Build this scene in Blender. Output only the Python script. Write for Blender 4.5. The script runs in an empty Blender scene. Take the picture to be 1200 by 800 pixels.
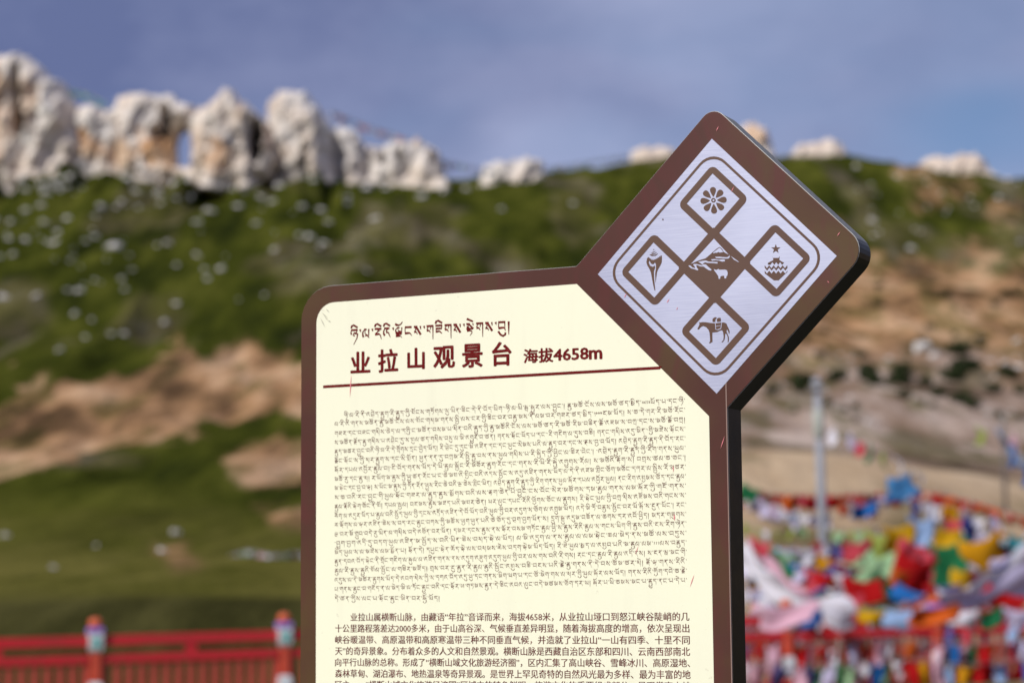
import bpy, bmesh, math, random
import numpy as np
from mathutils import Vector, Matrix, noise as mnoise
R = math.radians
scn = bpy.context.scene
COL = scn.collection

# ------------------------------------------------------------------ camera
F_PX, PITCH, ROLL = 2623.25, 0.1145, -0.0082
CAM = Vector((0, 0, 1.6))
Fw = Vector((0, math.cos(PITCH), math.sin(PITCH)))
Rt0 = Vector((1, 0, 0)); Up0 = Vector((0, -math.sin(PITCH), math.cos(PITCH)))
Rt = Rt0*math.cos(ROLL) + Up0*math.sin(ROLL)
Up = -Rt0*math.sin(ROLL) + Up0*math.cos(ROLL)
cd = bpy.data.cameras.new('camera'); cam = bpy.data.objects.new('camera', cd); COL.objects.link(cam)
m = Matrix.Identity(4)
for i in range(3):
    m[i][0] = Rt[i]; m[i][1] = Up[i]; m[i][2] = -Fw[i]; m[i][3] = CAM[i]
cam.matrix_world = m
cd.sensor_width = 36; cd.lens = F_PX/1200*36
cd.clip_start = 0.1; cd.clip_end = 9000
cd.dof.use_dof = True; cd.dof.focus_distance = 3.46; cd.dof.aperture_fstop = 4.0
cd.dof.aperture_blades = 0
scn.camera = cam

# ------------------------------------------------------------------ sun and sky
SUN = Vector((-0.70*math.cos(R(38)), -0.714*math.cos(R(38)), math.sin(R(38)))).normalized()
sl = bpy.data.lights.new('sun', 'SUN'); so = bpy.data.objects.new('sun', sl); COL.objects.link(so)
sl.energy = 4.0; sl.angle = R(0.53); sl.color = (1.0, 0.965, 0.9)
so.rotation_mode = 'QUATERNION'; so.rotation_quaternion = SUN.to_track_quat('Z', 'Y')
w = bpy.data.worlds.new('World'); scn.world = w; w.use_nodes = True
nt = w.node_tree; N = nt.nodes; L = nt.links
for n in list(N): N.remove(n)
out = N.new('ShaderNodeOutputWorld'); bg = N.new('ShaderNodeBackground')
sky = N.new('ShaderNodeTexSky'); sky.sky_type = 'NISHITA'; sky.sun_disc = False
sky.sun_elevation = R(38); sky.sun_rotation = math.atan2(SUN.x, SUN.y)
sky.altitude = 4600; sky.air_density = 1.0; sky.dust_density = 0.6; sky.ozone_density = 1.5
tc = N.new('ShaderNodeTexCoord'); mp = N.new('ShaderNodeMapping')
mp.inputs['Scale'].default_value = (1.0, 1.0, 2.2); mp.inputs['Location'].default_value = (0.35, 0.0, 0.1)
n1 = N.new('ShaderNodeTexNoise'); n1.inputs['Scale'].default_value = 5.2; n1.inputs['Detail'].default_value = 3.5
n1.inputs['Roughness'].default_value = 0.48; n1.inputs['Distortion'].default_value = 0.35
L.new(tc.outputs['Generated'], mp.inputs['Vector']); L.new(mp.outputs['Vector'], n1.inputs['Vector'])
r1 = N.new('ShaderNodeValToRGB')                      # cloud cover
r1.color_ramp.elements[0].position = 0.36; r1.color_ramp.elements[1].position = 0.56
n2 = N.new('ShaderNodeTexNoise'); n2.inputs['Scale'].default_value = 5.5; n2.inputs['Detail'].default_value = 5; n2.inputs['Roughness'].default_value = .55
mp2 = N.new('ShaderNodeMapping'); mp2.inputs['Location'].default_value = (2.6, 0.4, 1.2); mp2.inputs['Scale'].default_value = (1, 1, 1.8)
L.new(tc.outputs['Generated'], mp2.inputs['Vector']); L.new(mp2.outputs['Vector'], n2.inputs['Vector'])
r2 = N.new('ShaderNodeValToRGB')                      # dark and light cloud
r2.color_ramp.elements[0].position = 0.27; r2.color_ramp.elements[0].color = (1.36, 1.70, 3.38, 1)
r2.color_ramp.elements[1].position = 0.70; r2.color_ramp.elements[1].color = (3.7, 4.1, 6.2, 1)
def dirmask(px_, py_, r0, r1):             # soft region of sky around a direction
    d = (Fw + Rt*((px_-600)/F_PX) + Up*((400-py_)/F_PX)).normalized()
    nv = N.new('ShaderNodeVectorMath'); nv.operation = 'MULTIPLY_ADD'; L.new(n1.outputs['Color'], nv.inputs[0]); nv.inputs[1].default_value = (.05, .05, .035); nv.inputs[2].default_value = (-.025, -.025, -.0175)
    av = N.new('ShaderNodeVectorMath'); av.operation = 'ADD'; L.new(tc.outputs['Generated'], av.inputs[0]); L.new(nv.outputs[0], av.inputs[1])
    sv = N.new('ShaderNodeVectorMath'); sv.operation = 'MULTIPLY'; L.new(av.outputs[0], sv.inputs[0]); sv.inputs[1].default_value = (1, 1, 1.9)
    dv = N.new('ShaderNodeVectorMath'); dv.operation = 'DISTANCE'; L.new(sv.outputs[0], dv.inputs[0]); dv.inputs[1].default_value = (d.x, d.y, d.z*1.9)
    mr = N.new('ShaderNodeMapRange'); mr.interpolation_type = 'SMOOTHSTEP'; L.new(dv.outputs['Value'], mr.inputs['Value'])
    mr.inputs['From Min'].default_value = r1/F_PX; mr.inputs['From Max'].default_value = r0/F_PX; return mr.outputs[0]
sx = N.new('ShaderNodeSeparateXYZ'); L.new(tc.outputs['Generated'], sx.inputs[0])
a1_ = N.new('ShaderNodeMath'); a1_.operation = 'MULTIPLY_ADD'; L.new(sx.outputs['X'], a1_.inputs[0]); a1_.inputs[1].default_value = 0.75; L.new(n2.outputs['Fac'], a1_.inputs[2])
a2_ = N.new('ShaderNodeMath'); a2_.operation = 'MULTIPLY_ADD'; L.new(dirmask(672, 190, 10, 170), a2_.inputs[0]); a2_.inputs[1].default_value = 0.24; L.new(a1_.outputs[0], a2_.inputs[2])
L.new(a2_.outputs[0], r2.inputs['Fac'])
mx = N.new('ShaderNodeMix'); mx.data_type = 'RGBA'
L.new(n1.outputs['Fac'], r1.inputs['Fac'])
cl = N.new('ShaderNodeMath'); cl.operation = 'MULTIPLY_ADD'; cl.inputs[1].default_value = 0.35; cl.inputs[2].default_value = 0.62
L.new(r1.outputs['Color'], cl.inputs[0])
op = N.new('ShaderNodeMath'); op.operation = 'MULTIPLY_ADD'; op.use_clamp = True; L.new(dirmask(1170, 170, 30, 200), op.inputs[0]); op.inputs[1].default_value = -0.6; L.new(cl.outputs[0], op.inputs[2])
L.new(op.outputs[0], mx.inputs['Factor'])
L.new(sky.outputs['Color'], mx.inputs['A']); L.new(r2.outputs['Color'], mx.inputs['B'])
L.new(mx.outputs['Result'], bg.inputs['Color']); bg.inputs['Strength'].default_value = 0.1
L.new(bg.outputs[0], out.inputs['Surface'])
scn.view_settings.view_transform = 'Standard'; scn.view_settings.look = 'None'
scn.view_settings.exposure = 0.0; scn.view_settings.gamma = 1.0
scn.cycles.max_bounces = 5; scn.cycles.diffuse_bounces = 3
scn.cycles.use_denoising = True

# ------------------------------------------------------------------ helpers
def ray(px, py):
    return Fw + Rt*((px-600)/F_PX) + Up*((400-py)/F_PX)
def at(px, py, D):                       # surveyed point: bearing, height angle and distance from the viewpoint
    d = ray(px, py); return CAM + d*(D/d.y)
def obj(name, me, mat=None, parent=None, loc=None):
    o = bpy.data.objects.new(name, me); COL.objects.link(o)
    if me is not None and mat is not None and len(me.materials) == 0: me.materials.append(mat)
    if parent is not None: o.parent = parent
    if loc is not None: o.location = loc
    return o
def tag(o, label=None, cat=None, group=None, kind=None):
    if label: o['label'] = label
    if cat: o['category'] = cat
    if group: o['group'] = group
    if kind: o['kind'] = kind
    return o
def thing(name, label, cat, loc=(0, 0, 0), rz=0, group=None):
    o = bpy.data.objects.new(name, None); COL.objects.link(o)
    o.empty_display_size = 0.1; o.location = loc; o.rotation_euler = (0, 0, rz)
    return tag(o, label, cat, group)
def mesh(name, v, f, smooth=False):
    me = bpy.data.meshes.new(name); me.from_pydata([tuple(p) for p in v], [], f); me.update()
    if smooth: me.polygons.foreach_set('use_smooth', [True]*len(me.polygons))
    return me
def nmesh(name, V, Fq, smooth=True):      # numpy quads
    me = bpy.data.meshes.new(name)
    V = np.asarray(V, np.float32); Fq = np.asarray(Fq, np.int32)
    me.vertices.add(len(V)); me.vertices.foreach_set('co', V.ravel())
    k = Fq.shape[1]
    me.loops.add(Fq.size); me.loops.foreach_set('vertex_index', Fq.ravel())
    me.polygons.add(len(Fq)); me.polygons.foreach_set('loop_start', np.arange(0, Fq.size, k, dtype=np.int32))
    me.polygons.foreach_set('loop_total', np.full(len(Fq), k, np.int32))
    me.polygons.foreach_set('use_smooth', np.full(len(Fq), smooth))
    me.update(calc_edges=True); me.validate(); return me
def lathe(rings, n=16, cap=True, sq=0):   # rings of (radius, z); sq: four-sided section when n == 4
    v = []; f = []
    off = math.pi/4 if n == 4 else 0; k = math.sqrt(2) if n == 4 else 1
    for r, z in rings:
        for i in range(n):
            a = off + 2*math.pi*i/n; v.append((r*k*math.cos(a), r*k*math.sin(a), z))
    for j in range(len(rings)-1):
        for i in range(n):
            f.append((j*n+i, j*n+(i+1) % n, (j+1)*n+(i+1) % n, (j+1)*n+i))
    if cap: f.append(tuple(range(n-1, -1, -1))); f.append(tuple((len(rings)-1)*n+i for i in range(n)))
    return v, f
def boxmesh(name, x0, x1, y0, y1, z0, z1, bev=0.0):
    bm = bmesh.new(); bmesh.ops.create_cube(bm, size=1)
    for v in bm.verts: v.co = Vector(((x0+x1)/2+v.co.x*(x1-x0), (y0+y1)/2+v.co.y*(y1-y0), (z0+z1)/2+v.co.z*(z1-z0)))
    if bev: bmesh.ops.bevel(bm, geom=bm.edges[:], offset=bev, segments=1, affect='EDGES')
    me = bpy.data.meshes.new(name); bm.to_mesh(me); bm.free(); return me

# value noise (numpy), fbm
_rs = np.random.RandomState(7); _T = _rs.rand(256, 256)
def vnoise(x, y):
    xi = np.floor(x).astype(int); yi = np.floor(y).astype(int); fx = x-xi; fy = y-yi
    fx = fx*fx*(3-2*fx); fy = fy*fy*(3-2*fy)
    a = _T[xi % 256, yi % 256]; b = _T[(xi+1) % 256, yi % 256]; c = _T[xi % 256, (yi+1) % 256]; d = _T[(xi+1) % 256, (yi+1) % 256]
    return (a*(1-fx)+b*fx)*(1-fy)+(c*(1-fx)+d*fx)*fy
def fbm(x, y, o=4, g=0.5):
    s = 0; a = 1; t = 0
    for i in range(o):
        s = s+a*vnoise(x*2**i+17.3*i, y*2**i+9.1*i); t += a; a *= g
    return s/t

# ------------------------------------------------------------------ materials
def mat(name, col, rough=0.6, metal=0.0, spec=0.5):
    m_ = bpy.data.materials.new(name); m_.use_nodes = True
    b = m_.node_tree.nodes['Principled BSDF']
    b.inputs['Base Color'].default_value = (*col, 1); b.inputs['Roughness'].default_value = rough
    b.inputs['Metallic'].default_value = metal; b.inputs['Specular IOR Level'].default_value = spec
    return m_
def noisy(m_, scale, amt, col2=None, coords='Object', stretch=(1, 1, 1), rough=None, bump=0, detail=4, lo=0.35, hi=0.7, dist=0, rot=(0, 0, 0)):
    t = m_.node_tree; n = t.nodes; l = t.links; b = n['Principled BSDF']
    c = n.new('ShaderNodeTexCoord'); mp = n.new('ShaderNodeMapping'); mp.inputs['Scale'].default_value = stretch; mp.inputs['Rotation'].default_value = rot
    nz = n.new('ShaderNodeTexNoise'); nz.inputs['Scale'].default_value = scale; nz.inputs['Detail'].default_value = detail
    nz.inputs['Distortion'].default_value = dist
    l.new(c.outputs[coords], mp.inputs['Vector']); l.new(mp.outputs['Vector'], nz.inputs['Vector'])
    mr = n.new('ShaderNodeMapRange'); mr.inputs['From Min'].default_value = lo; mr.inputs['From Max'].default_value = hi
    mr.inputs['To Max'].default_value = amt
    l.new(nz.outputs['Fac'], mr.inputs['Value'])
    mx = n.new('ShaderNodeMix'); mx.data_type = 'RGBA'
    base = b.inputs['Base Color']
    if base.is_linked: l.new(base.links[0].from_socket, mx.inputs['A'])
    else: mx.inputs['A'].default_value = base.default_value
    c0 = b.inputs['Base Color'].default_value
    mx.inputs['B'].default_value = (*(col2 or [x*0.6 for x in c0[:3]]), 1)
    l.new(mr.outputs['Result'], mx.inputs['Factor']); l.new(mx.outputs['Result'], b.inputs['Base Color'])
    if rough is not None:
        m2 = n.new('ShaderNodeMapRange'); m2.inputs['To Min'].default_value = rough[0]; m2.inputs['To Max'].default_value = rough[1]
        l.new(nz.outputs['Fac'], m2.inputs['Value']); l.new(m2.outputs['Result'], b.inputs['Roughness'])
    if bump:
        bp = n.new('ShaderNodeBump'); bp.inputs['Strength'].default_value = bump; bp.inputs['Distance'].default_value = 0.002
        l.new(nz.outputs['Fac'], bp.inputs['Height']); l.new(bp.outputs['Normal'], b.inputs['Normal'])
    return m_
M = {}
M['brown'] = noisy(noisy(mat('brown film', (0.086, 0.034, 0.026), 0.32, 0, 0.4), 2.6, 0.9, (0.098, 0.056, 0.022), stretch=(1, 1, 1.6), rough=(0.22, 0.42), detail=5, lo=.42, hi=.62, dist=.6),
                   6, 0.8, (0.105, 0.032, 0.028), stretch=(2.2, 1, 0.9), dist=1.6, lo=.48, hi=.66)
M['edge'] = noisy(mat('dark painted steel edge', (0.007, 0.006, 0.006), 0.4, 0, .12), 25, 0.35, (0.016, 0.014, 0.013), rough=(0.3, 0.5))
def painted_sheen(m_, col_, amt):
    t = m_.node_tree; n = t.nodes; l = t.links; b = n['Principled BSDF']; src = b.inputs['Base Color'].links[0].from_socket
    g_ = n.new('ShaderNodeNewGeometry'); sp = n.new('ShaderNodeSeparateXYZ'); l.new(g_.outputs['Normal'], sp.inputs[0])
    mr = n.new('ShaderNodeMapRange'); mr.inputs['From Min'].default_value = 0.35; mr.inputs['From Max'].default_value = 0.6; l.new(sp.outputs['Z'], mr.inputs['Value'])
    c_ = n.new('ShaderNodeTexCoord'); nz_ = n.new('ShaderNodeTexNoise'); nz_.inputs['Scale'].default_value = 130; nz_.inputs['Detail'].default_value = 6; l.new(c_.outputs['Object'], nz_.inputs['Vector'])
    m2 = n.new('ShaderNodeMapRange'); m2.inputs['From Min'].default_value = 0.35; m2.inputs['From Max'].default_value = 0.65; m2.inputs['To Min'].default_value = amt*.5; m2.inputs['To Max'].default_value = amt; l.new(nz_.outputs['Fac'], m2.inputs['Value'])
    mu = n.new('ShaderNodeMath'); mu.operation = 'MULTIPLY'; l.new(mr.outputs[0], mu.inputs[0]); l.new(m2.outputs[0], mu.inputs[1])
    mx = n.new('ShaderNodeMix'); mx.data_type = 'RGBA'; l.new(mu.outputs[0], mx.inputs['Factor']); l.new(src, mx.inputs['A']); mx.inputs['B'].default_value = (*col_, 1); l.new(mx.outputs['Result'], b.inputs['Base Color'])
painted_sheen(M['edge'], (0.23, 0.22, 0.18), 1.0)  # grey sky sheen painted into the base colour of the up-facing casing edges
M['lip'] = mat('bare metal lip', (0.55, 0.54, 0.52), 0.35, 0.7)
M['cream'] = noisy(noisy(noisy(mat('cream film', (0.925, 0.925, 0.70), 0.34), 1.6, 0.8, (0.885, 0.87, 0.69), lo=.4, hi=.62), 9, 0.13, (0.70, 0.66, 0.52), stretch=(3.2, 1, .35), lo=.52, hi=.75, detail=5, dist=.3),
                   70, 0.45, (0.55, 0.50, 0.40), lo=0.69, hi=0.76, detail=3)
M['plate'] = noisy(noisy(noisy(mat('brushed metal film', (0.44, 0.455, 0.62), 0.38, 0.3), 4, 1.0, (0.56, 0.58, 0.76), detail=3, lo=.35, hi=.65), 16, 0.42, (0.70, 0.72, 0.88), stretch=(1.0, 1, 40), rot=(0, .27, 0), dist=0.05, detail=5, lo=0.42, hi=0.66, bump=0.03),
                   60, 0.35, (0.74, 0.76, 0.92), stretch=(.5, 1, 14), rot=(0, .75, 0), lo=0.66, hi=0.74, detail=3)
M['print'] = noisy(mat('brown print', (0.105, 0.050, 0.034), 0.4), 3, 0.6, (0.125, 0.068, 0.034))
M['red print'] = noisy(mat('dark red print', (0.135, 0.003, 0.003), 0.5, 0, 0.15), 90, 0.5, (0.28, 0.04, 0.035), lo=0.5, hi=0.75)
M['text'] = noisy(mat('worn brown print', (0.19, 0.105, 0.085), 0.5, 0, .2), 40, 0.85, (0.40, 0.30, 0.24), lo=0.42, hi=0.72)
M['text cn'] = noisy(mat('worn dark red print', (0.14, 0.040, 0.036), 0.5, 0, .2), 50, 0.8, (0.38, 0.22, 0.18), lo=0.45, hi=0.75)
M['scratch'] = mat('pink scratch', (0.80, 0.24, 0.27), 0.5)
M['smudge'] = mat('grey scuff', (0.50, 0.48, 0.38), 0.6)
M['concrete'] = noisy(mat('concrete', (0.36, 0.35, 0.34), 0.9), 5, 0.6, (0.22, 0.21, 0.2))
M['fence red'] = noisy(mat('red fence paint', (0.66, 0.020, 0.035), 0.42), 3, 0.8, (0.48, 0.035, 0.04), detail=5)
M['picket red'] = noisy(mat('faded red picket paint', (0.60, 0.075, 0.055), 0.5), 4, 0.8, (0.40, 0.07, 0.05), detail=5)
M['post red'] = noisy(mat('orange red post paint', (0.74, 0.10, 0.05), 0.5), 4, 0.5, (0.46, 0.05, 0.04))
M['cap'] = mat('orange cap paint', (0.58, 0.105, 0.035), 0.5)
M['white paint'] = noisy(mat('white paint', (0.75, 0.78, 0.82), 0.6), 6, 0.5, (0.45, 0.52, 0.52))
M['violet'] = mat('violet paint', (0.36, 0.20, 0.60), 0.6)
M['turquoise'] = mat('turquoise paint', (0.10, 0.52, 0.50), 0.6)
M['pole'] = noisy(mat('weathered concrete pole', (0.33, 0.34, 0.38), 0.8), 1.5, 0.6, (0.24, 0.25, 0.30))
M['pole white'] = mat('pale painted sleeve', (0.40, 0.42, 0.38), 0.7)
M['rope'] = mat('grey rope', (0.35, 0.33, 0.32), 0.9)

# ------------------------------------------------------------------ terrain
DS = np.array([8, 20, 28, 34, 45, 60, 78, 95, 130, 180, 250, 330, 420, 520, 600, 700, 1000, 2500.])
# rows: image-height of the ground as surveyed along bearings; a tuple ('z', v) is an absolute height
def Z(v): return ('z', v)
BEAR = [-1400, -500, 0, 200, 400, 560, 700, 800, 900, 1000, 1100, 1200, 1600, 2600]
def col(*a): return list(a)
left = lambda r, z0: [Z(0), Z(0), Z(z0), Z(-0.5), Z(-1.2), 712, 692, 672, 640, 585, 505, 400, 285, r]
rows = {
 -1400: left(160, 0), -500: left(185, 0), 0: left(197, 0), 200: left(190, 0), 400: left(194, .05),
 560: [Z(0), Z(0), Z(.1), Z(.0), Z(-.2), 690, 660, 640, 615, 575, 500, 400, 300, 210],
 700: [Z(0), Z(0), Z(.1), Z(.1), Z(.3), 660, 620, 575, 560, 535, 480, 400, 305, 208],
 800: [Z(0), Z(0), Z(.15), Z(.2), Z(.6), 645, 595, 540, 530, 505, 458, 395, 300, 210],
 900: [Z(0), Z(0), Z(.2), Z(.3), Z(.8), 640, 590, 530, 520, 500, 455, 395, 325, 245],
 1000: [Z(0), Z(0), Z(.2), Z(.3), Z(.8), 640, 588, 535, 525, 500, 455, 395, 325, 245],
 1100: [Z(0), Z(0), Z(.25), Z(.35), Z(.9), 640, 590, 550, 535, 505, 458, 395, 325, 245],
 1200: [Z(0), Z(0), Z(.25), Z(.4), Z(.9), 640, 600, 565, 545, 510, 460, 395, 325, 250],
 1600: [Z(0), Z(0), Z(.3), Z(.4), Z(.9), 640, 610, 580, 550, 520, 465, 400, 330, 260],
 2600: [Z(0), Z(0), Z(.3), Z(.4), Z(.9), 640, 610, 580, 550, 520, 465, 400, 330, 260]}
ridge2 = {-1400: (165, 60), -500: (230, 60), 0: (240, 60), 200: (240, 60), 400: (240, 60), 560: (211, 55), 700: (199, 55),
          800: (176, 110), 900: (174, 114), 1000: (176, 114), 1100: (183, 112), 1200: (192, 110), 1600: (192, 110), 2600: (192, 110)}
BZ = np.zeros((len(BEAR), len(DS)))
for i, b in enumerate(BEAR):
    for j, v in enumerate(rows[b]):
        BZ[i, j] = v[1] if isinstance(v, tuple) else at(600, v, DS[j]).z - (b-600)/F_PX*DS[j]*0.0082
    BZ[i, 14] = at(600, ridge2[b][0], 600).z - (b-600)/F_PX*600*0.0082
    BZ[i, 15] = BZ[i, 14]-22; BZ[i, 16] = BZ[i, 14]-75; BZ[i, 17] = -30
BT = (np.array(BEAR)-600)/F_PX
def tbase(x, y):
    t = np.clip(x/np.maximum(y, 1), BT[0], BT[-1]); D = np.clip(y, DS[0], DS[-1])
    i = np.clip(np.searchsorted(BT, t)-1, 0, len(BT)-2); j = np.clip(np.searchsorted(DS, D)-1, 0, len(DS)-2)
    u = (t-BT[i])/(BT[i+1]-BT[i]); u = u*u*(3-2*u)*0.5+u*0.5; v = (D-DS[j])/(DS[j+1]-DS[j])
    return (BZ[i, j]*(1-u)+BZ[i+1, j]*u)*(1-v)+(BZ[i, j+1]*(1-u)+BZ[i+1, j+1]*u)*v
def terrain_z(x, y):
    x = np.asarray(x, float); y = np.asarray(y, float)
    z = tbase(x, y)
    for s in (0.035, -0.035): z = z+tbase(x, y*(1+s))
    z = z/3
    amp = np.clip((y-45)/400, 0, 1)*5.5
    far = np.clip(1-np.abs(y-540)/90, 0, 1)*np.where(x/np.maximum(y, 1) < -.07, .15, .8)
    n = fbm(x/30+5, y/75+3, 5, 0.55)-0.5
    small = (fbm(x/7+1, y/7+2, 3)-0.5)*np.clip((y-30)/200, 0, 1)*1.3
    gul = (np.abs(fbm(x/11+7, y/70+5, 3, .5)-0.5)*2)*np.clip((y-90)/150, 0, 1)*2.6*(1-far)
    crest = np.where(x/np.maximum(y, 1) < -.075, 1, 0)*np.exp(-((y-495)/28)**2)*(fbm(x/11+2, y/60+4, 4, .55)-0.46)*26
    return z+crest+n*amp*2*(1-far)+small-gul+np.clip((y-90)/150, 0, 1)*.6
def tz(x, y): return float(terrain_z(np.array([x]), np.array([y]))[0])
def proj(P):                               # image coordinates of points, for looking up what the survey shows there
    d = P-np.array(CAM); f = d@np.array(Fw); return 600+F_PX*(d@np.array(Rt))/f, 400-F_PX*(d@np.array(Up))/f
ang = np.concatenate([np.linspace(-0.95, -0.27, 40), np.linspace(-0.262, 0.262, 460), np.linspace(0.27, 0.95, 40)])
dist = np.concatenate([np.linspace(8, 60, 60), np.geomspace(60.8, 640, 430)[0:], np.geomspace(660, 2500, 24)])
A, D_ = np.meshgrid(np.tan(ang), dist, indexing='ij')
X = A*D_; Y = D_.copy(); Zt = terrain_z(X, Y)
V = np.stack([X, Y, Zt], -1).reshape(-1, 3)
na, nd = X.shape; idx = np.arange(na*nd).reshape(na, nd)
Fq = np.stack([idx[:-1, :-1], idx[1:, :-1], idx[1:, 1:], idx[:-1, 1:]], -1).reshape(-1, 4)
tm = nmesh('terrain', V, Fq)
px, py = proj(V)
nz = fbm(V[:, 0]/7, V[:, 1]/26, 5, 0.6)-0.5; nz2 = fbm(V[:, 0]/20+8, V[:, 1]/70+8, 3)-0.5
def sm(a, b, x): t = np.clip((x-a)/(b-a), 0, 1); return t*t*(3-2*t)
def inpoly(poly, x, y):
    c = np.zeros(len(x), bool); n = len(poly)
    for i in range(n):
        x0, y0 = poly[i]; x1, y1 = poly[(i+1) % n]
        if y0 == y1: continue
        k = ((y0 > y) != (y1 > y)) & (x < (x1-x0)*(y-y0)/(y1-y0)+x0); c ^= k
    return c
def softpoly(poly, amp):                   # ragged edge patch
    jx = px+nz*amp*2.3; jy = py+nz2*amp*1.2+nz*amp
    s = np.zeros(len(px))
    for dx, dy in ((0, 0), (6, 0), (-6, 0), (0, 5), (0, -5)): s += inpoly(poly, jx+dx, jy+dy)
    return s/5
on = Y.reshape(-1)
scree = softpoly([(-60, 500), (0, 478), (45, 430), (60, 470), (100, 440), (125, 420), (150, 440), (225, 385), (245, 420), (285, 376), (330, 405), (380, 380), (470, 380), (470, 500), (353, 478), (300, 470), (225, 507), (150, 520), (60, 560), (-60, 580)], 55)
scree = np.maximum(scree, softpoly([(255, 540), (275, 520), (330, 508), (470, 505), (470, 565), (300, 578), (262, 565)], 25))
scree = np.maximum(scree, softpoly([(300, 602), (330, 596), (470, 594), (470, 615), (310, 618)], 16))
scree = np.maximum(scree, 0.8*softpoly([(180, 648), (215, 640), (235, 655), (200, 662)], 16))
bare = sm(-14, 14, py-(300+nz*70+nz2*30))*sm(690, 780, px+nz*60)*(on > 70)
near = (on > 30)*(on < 100)*sm(600, 780, px)
for a in ([(965, 205), (985, 212), (998, 240), (985, 268), (960, 245)], [(1050, 195), (1085, 190), (1110, 215), (1105, 240), (1075, 245)], [(1112, 210), (1150, 215), (1155, 232), (1120, 232)], [(1160, 240), (1205, 240), (1205, 262), (1165, 262)]):
    scree = np.maximum(scree, 0.75*softpoly(a, 26)*(nz+0.5 > 0.42))
flank = 0.40*sm(0.54, 0.66, fbm(V[:, 0]/14+31, V[:, 1]/50+3, 4, 0.6))*(on > 200)
bare = np.clip(np.maximum(np.maximum(scree, bare), near*0.9), 0, 1)
def attr(me, name, vals):
    a = me.attributes.new(name, 'FLOAT', 'POINT'); a.data.foreach_set('value', np.asarray(vals, np.float32))
attr(tm, 'bare', bare)
# grey, shrubby earth on the right half, sandy band where the bank levels out
grey = sm(395, 450, py+nz*60)*sm(850, 900, px+40)*(on > 100)
sand = np.clip(sm(70, 80, on)*(1-sm(100, 112, on))*sm(600, 800, px)+(on < 78)*sm(600, 800, px)*0.7, 0, 1)
attr(tm, 'grey', grey); attr(tm, 'sand', sand); attr(tm, 'flank', flank)
attr(tm, 'dark', sm(40, 46, on)*(1-sm(62, 72, on+nz*16))*(1-sm(500, 700, px)))
attr(tm, 'dry', np.clip(1-sm(90, 200, on+nz*60), 0, 1)*(1-sm(480, 720, px+nz*80)))
tmat = mat('mountain ground', (0.05, 0.07, 0.02), 0.95, spec=0.0)
t = tmat.node_tree; n = t.nodes; l = t.links; b = n['Principled BSDF']
tc0 = n.new('ShaderNodeTexCoord'); tc = n.new('ShaderNodeMapping'); tc.inputs['Scale'].default_value = (1, .17, .6)
l.new(tc0.outputs['Object'], tc.inputs['Vector'])
def nzn(scale, det=5, rough=0.6):
    q = n.new('ShaderNodeTexNoise'); q.inputs['Scale'].default_value = scale; q.inputs['Detail'].default_value = det; q.inputs['Roughness'].default_value = rough
    l.new(tc.outputs[0] if len(tc.outputs) == 1 else tc.outputs['Object'], q.inputs['Vector']); return q.outputs['Fac']
def ramp(fac, cols):
    r = n.new('ShaderNodeValToRGB'); e = r.color_ramp.elements
    while len(e) < len(cols): e.new(0.5)
    for k, (p, c) in enumerate(cols): e[k].position = p; e[k].color = (*c, 1)
    l.new(fac, r.inputs['Fac']); return r.outputs['Color']
def mixc(f, a, c):
    q = n.new('ShaderNodeMix'); q.data_type = 'RGBA'; l.new(f, q.inputs['Factor']); l.new(a, q.inputs['A']); l.new(c, q.inputs['B']); return q.outputs['Result']
def att(nm):
    q = n.new('ShaderNodeAttribute'); q.attribute_name = nm; return q.outputs['Fac']
grass = ramp(nzn(0.13, 6, .62), [(0.36, (0.018, 0.023, 0.005)), (0.5, (0.043, 0.049, 0.007)), (0.64, (0.082, 0.085, 0.014))])
dry = ramp(nzn(0.2), [(0.37, (0.060, 0.060, 0.010)), (0.63, (0.135, 0.118, 0.030))])
rock = ramp(nzn(0.13, 7), [(0.38, (0.10, 0.058, 0.030)), (0.5, (0.32, 0.180, 0.090)), (0.63, (0.50, 0.32, 0.19))])
gearth = ramp(nzn(0.12, 7), [(0.38, (0.085, 0.058, 0.040)), (0.5, (0.24, 0.165, 0.12)), (0.63, (0.46, 0.36, 0.30))])
sandc = ramp(nzn(0.4, 6), [(0.3, (0.36, 0.25, 0.15)), (0.7, (0.56, 0.42, 0.28))])
c = mixc(att('dry'), grass, dry)
heath = ramp(nzn(.3), [(.36, (.020, .020, .006)), (.64, (.075, .068, .022))]); c = mixc(att('dark'), c, heath)
fl = n.new('ShaderNodeMath'); fl.operation = 'MULTIPLY'; l.new(att('flank'), fl.inputs[0]); fl.inputs[1].default_value = 0.5
c = mixc(fl.outputs[0], c, gearth)
rk = mixc(att('grey'), rock, gearth); rk = mixc(att('sand'), rk, sandc)
# tufts of green biting into the scree
bm_ = n.new('ShaderNodeMath'); bm_.operation = 'MULTIPLY_ADD'; bm_.use_clamp = True
tuft = n.new('ShaderNodeMapRange'); tuft.inputs['From Min'].default_value = 0.43; tuft.inputs['From Max'].default_value = 0.50; tuft.inputs['To Min'].default_value = -0.55; tuft.inputs['To Max'].default_value = 0.0
l.new(nzn(0.21, 4), tuft.inputs['Value']); l.new(att('bare'), bm_.inputs[0]); bm_.inputs[1].default_value = 1.0; l.new(tuft.outputs[0], bm_.inputs[2])
c = mixc(bm_.outputs[0], c, rk)
l.new(c, b.inputs['Base Color'])
bp = n.new('ShaderNodeBump'); bp.inputs['Strength'].default_value = 0.6; bp.inputs['Distance'].default_value = 1.2
l.new(nzn(0.35, 6, 0.7), bp.inputs['Height']); l.new(bp.outputs['Normal'], b.inputs['Normal'])
terrain = tag(obj('mountain_slope', tm, tmat), kind='structure', label='green mountainside with tan scree bands rising to a rocky ridge')
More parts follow.
